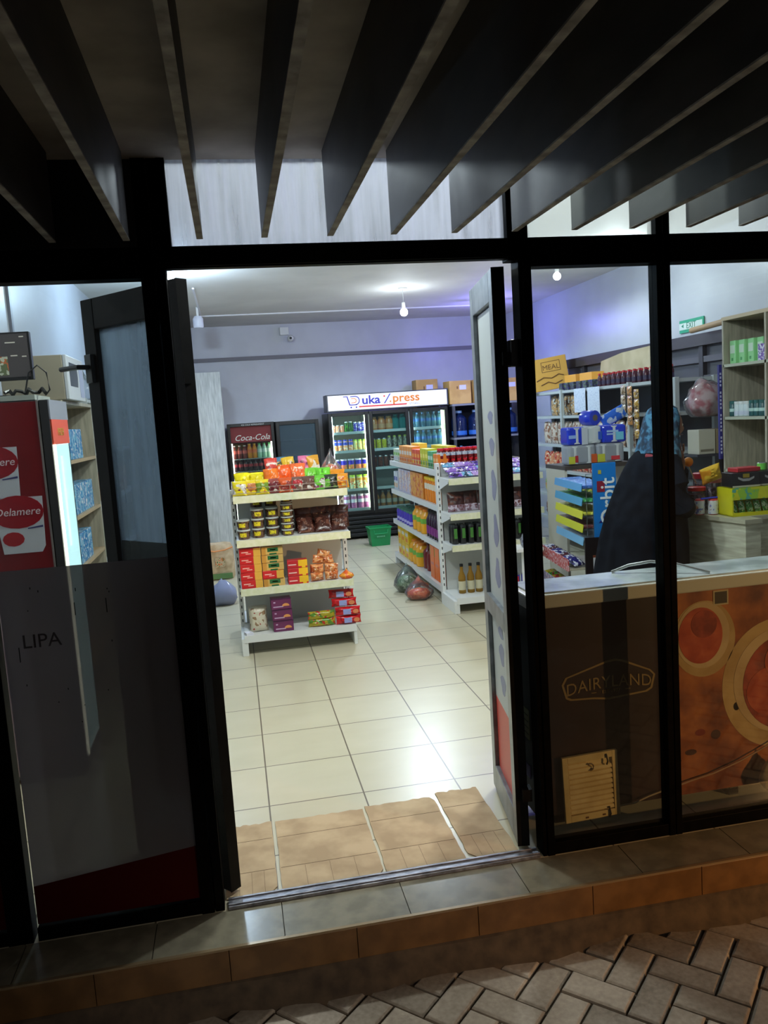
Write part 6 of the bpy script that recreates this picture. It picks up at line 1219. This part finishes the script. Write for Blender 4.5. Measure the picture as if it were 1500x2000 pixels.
SKIN = M((150, 100, 78), 0.5); ROBE = noise_mat('dark_robe_cloth', (9, 13, 21), (17, 22, 31), 14, 0.9, bump=0.3, spec=0.06); SCARF = noise_mat('blue_scarf_cloth', (18, 40, 64), (64, 118, 150), 24, 0.8, lo=0.42, hi=0.6, c3=(32, 74, 108), bump=0.4)
def skinmesh(name, verts, edges, radii, mat, parent, sub=2):
    me = bpy.data.meshes.new(name); me.from_pydata(verts, edges, []); me.materials.append(mat); o = link(name, me, parent)
    md = o.modifiers.new('skin', 'SKIN'); md.use_smooth_shade = True
    for i, r in enumerate(radii): me.skin_vertices[0].data[i].radius = (r, r) if not isinstance(r, tuple) else r
    me.skin_vertices[0].data[0].use_root = True
    s = o.modifiers.new('sub', 'SUBSURF'); s.levels = sub; s.render_levels = sub; return o
V = []; E = []; R_ = []
def jt(p, r, par=None):
    V.append(p); R_.append(r)
    if par is not None: E.append((par, len(V)-1))
    return len(V)-1
pel = jt((0.0, 0, 0.90), 0.12); wai = jt((0.02, 0, 1.05), 0.10, pel); che = jt((0.06, 0, 1.20), 0.115, wai); nk0 = jt((0.10, 0, 1.31), 0.05, che); nk = jt((0.125, 0, 1.36), 0.046, nk0)
for sy in (-1, 1):
    hp = jt((0.0, 0.09*sy, 0.84), 0.085, pel); kn = jt((0.02, 0.10*sy, 0.47), 0.055, hp); an = jt((0.0, 0.10*sy, 0.09), 0.036, kn); he = jt((0.06, 0.10*sy, 0.035), 0.034, an); jt((0.15, 0.10*sy, 0.03), 0.028, he)
def hand(wr, fwd, side, up, par, curl=0.5):
    fwd, side, up = Vector(fwd).normalized(), Vector(side).normalized(), Vector(up).normalized(); wr = Vector(wr)
    pm = jt(tuple(wr+fwd*0.035), (0.026, 0.016), par); pc = jt(tuple(wr+fwd*0.075), (0.030, 0.014), pm)
    for q, (off, ln) in enumerate(((-0.030, 0.062), (-0.011, 0.072), (0.010, 0.067), (0.029, 0.052))):
        b = wr+fwd*0.088+side*off; k = jt(tuple(b), 0.0085, pc); m = jt(tuple(b+fwd*ln*0.5-up*curl*0.012), 0.0080, k); jt(tuple(b+fwd*ln*0.88-up*curl*0.036), 0.0070, m)
    tb = jt(tuple(wr+fwd*0.035-side*0.036), 0.0105, pm); jt(tuple(wr+fwd*0.075-side*0.060-up*0.006), 0.009, tb)
# near arm down to the counter edge, far arm raised to the chin
sh = jt((0.08, -0.15, 1.25), 0.055, che); el = jt((0.10, -0.22, 1.02), 0.042, sh); wr = jt((0.24, -0.08, 0.955), 0.025, el); hand((0.24, -0.08, 0.955), (0.9, 0.35, -0.12), (0.35, -0.9, 0), (0, 0, 1), wr, 0.9)
sh = jt((0.09, 0.15, 1.25), 0.055, che); el = jt((0.27, 0.13, 1.06), 0.042, sh); wr = jt((0.275, 0.03, 1.20), 0.026, el); hand((0.275, 0.03, 1.20), (-0.25, -0.12, 0.95), (0.9, -0.2, 0.2), (0.3, 0.9, 0), wr, 0.8)
bd = skinmesh('body', V, E, R_, SKIN, per)
# head with face, turned to the counter
from mathutils import noise as mnoise
bm = bmesh.new(); bmesh.ops.create_uvsphere(bm, u_segments=32, v_segments=24, radius=1)
for v in bm.verts:
    x, y, z = v.co; sx, sy, sz = 0.094, 0.076, 0.116
    if z < 0: sy *= 1-0.28*(-z); sx *= 1-0.12*(-z)
    px, py, pz = x*sx, y*sy, z*sz
    if x > 0.5:
        nz = math.exp(-((y/0.16)**2)-((z+0.08)/0.24)**2); px += 0.022*nz
        px += 0.006*math.exp(-((y/0.3)**2)-((z+0.48)/0.09)**2); px -= 0.004*math.exp(-((y/0.3)**2)-((z+0.40)/0.04)**2)
        for s_ in (-1, 1): px -= 0.010*math.exp(-(((y-0.38*s_)/0.16)**2)-((z-0.06)/0.12)**2)
        px += 0.007*math.exp(-((z+0.85)/0.2)**2)
    v.co = (px, py, pz)
me = bpy.data.meshes.new('head'); bm.to_mesh(me); bm.free(); me.materials.append(SKIN)
for p in me.polygons: p.use_smooth = True
hdm = link('head', me, bd, (0.165, 0, 1.445), (0, 0.12, 0))
for s_ in (-1, 1):
    ob('eye', G().lathe([(0.002, -0.010)]+[(0.010*math.sin(a), -0.010*math.cos(a)) for a in [PI*q/6 for q in range(1, 6)]]+[(0.002, 0.010)], 12), M((226, 222, 216), 0.2), bd, (0.244, 0.030*s_, 1.452))
ob('mouth', G().prism([(-0.022, 0), (0, 0.004), (0.022, 0), (0, -0.006)], 'x', 0, 0.004), M((120, 62, 56), 0.5), bd, (0.255, 0, 1.392))
robe = ob('robe', loft([(-0.02, 0, 0.03, 0.31, 0.29), (-0.02, 0, 0.30, 0.295, 0.27), (-0.02, 0, 0.57, 0.285, 0.26), (0.0, 0, 0.78, 0.265, 0.25), (0.02, 0, 0.95, 0.235, 0.23), (0.045, 0, 1.08, 0.205, 0.215), (0.065, 0, 1.18, 0.172, 0.205), (0.08, 0, 1.26, 0.138, 0.185), (0.085, 0, 1.315, 0.10, 0.12), (0.10, 0, 1.345, 0.06, 0.065)], 36, 0.05, 0, 1.0), ROBE, per)
for nm, pts, rr in (('near', [(0.07, -0.13, 1.25), (0.09, -0.21, 1.10), (0.11, -0.235, 0.99), (0.18, -0.15, 0.96), (0.235, -0.085, 0.955)], [0.085, 0.08, 0.075, 0.062, 0.052]), ('far', [(0.08, 0.13, 1.25), (0.19, 0.15, 1.12), (0.27, 0.14, 1.03), (0.285, 0.09, 1.09), (0.28, 0.045, 1.17)], [0.085, 0.078, 0.07, 0.055, 0.045])):
    ob('sleeve', G().tube(pts, rr, 18), ROBE, robe)
g = loft([(0.095, 0, 1.22, 0.125, 0.16), (0.10, 0, 1.27, 0.128, 0.155), (0.105, 0, 1.32, 0.122, 0.13), (0.115, 0, 1.38, 0.118, 0.11), (0.125, 0, 1.44, 0.113, 0.102), (0.135, 0, 1.50, 0.108, 0.096), (0.14, 0, 1.55, 0.085, 0.078), (0.14, 0, 1.578, 0.045, 0.042)], 32, 0.05, 0, 2.0)
# open the scarf over the face
keep = []
for f, m_, s_ in zip(g.f, g.m, g.s):
    c = [sum(g.v[i][k] for i in f)/len(f) for k in range(3)]
    if len(f) == 4 and c[0] > 0.20 and abs(c[1]) < 0.07 and 1.38 < c[2] < 1.53: continue
    if len(f) > 8 and c[2] < 1.3: continue
    keep.append((f, m_, s_))
g.f, g.m, g.s = [k[0] for k in keep], [k[1] for k in keep], [k[2] for k in keep]
hs = ob('headscarf', g, SCARF, per); md = hs.modifiers.new('thick', 'SOLIDIFY'); md.thickness = 0.004; md.offset = 1
ob('scarf_fold', G().tube([(-0.02, -0.08, 1.285), (0.04, -0.15, 1.27), (0.12, -0.15, 1.25), (0.19, -0.10, 1.22)], 0.013, 8), M((130, 46, 60), 0.8), hs)
for s_ in (-1, 1): ob('shoe', G().lathe([(0.046, 0), (0.05, 0.02), (0.042, 0.05), (0.02, 0.065)], 16), BLACK, per, (0.06, 0.10*s_, 0.0)).scale = (2.3, 0.95, 1)
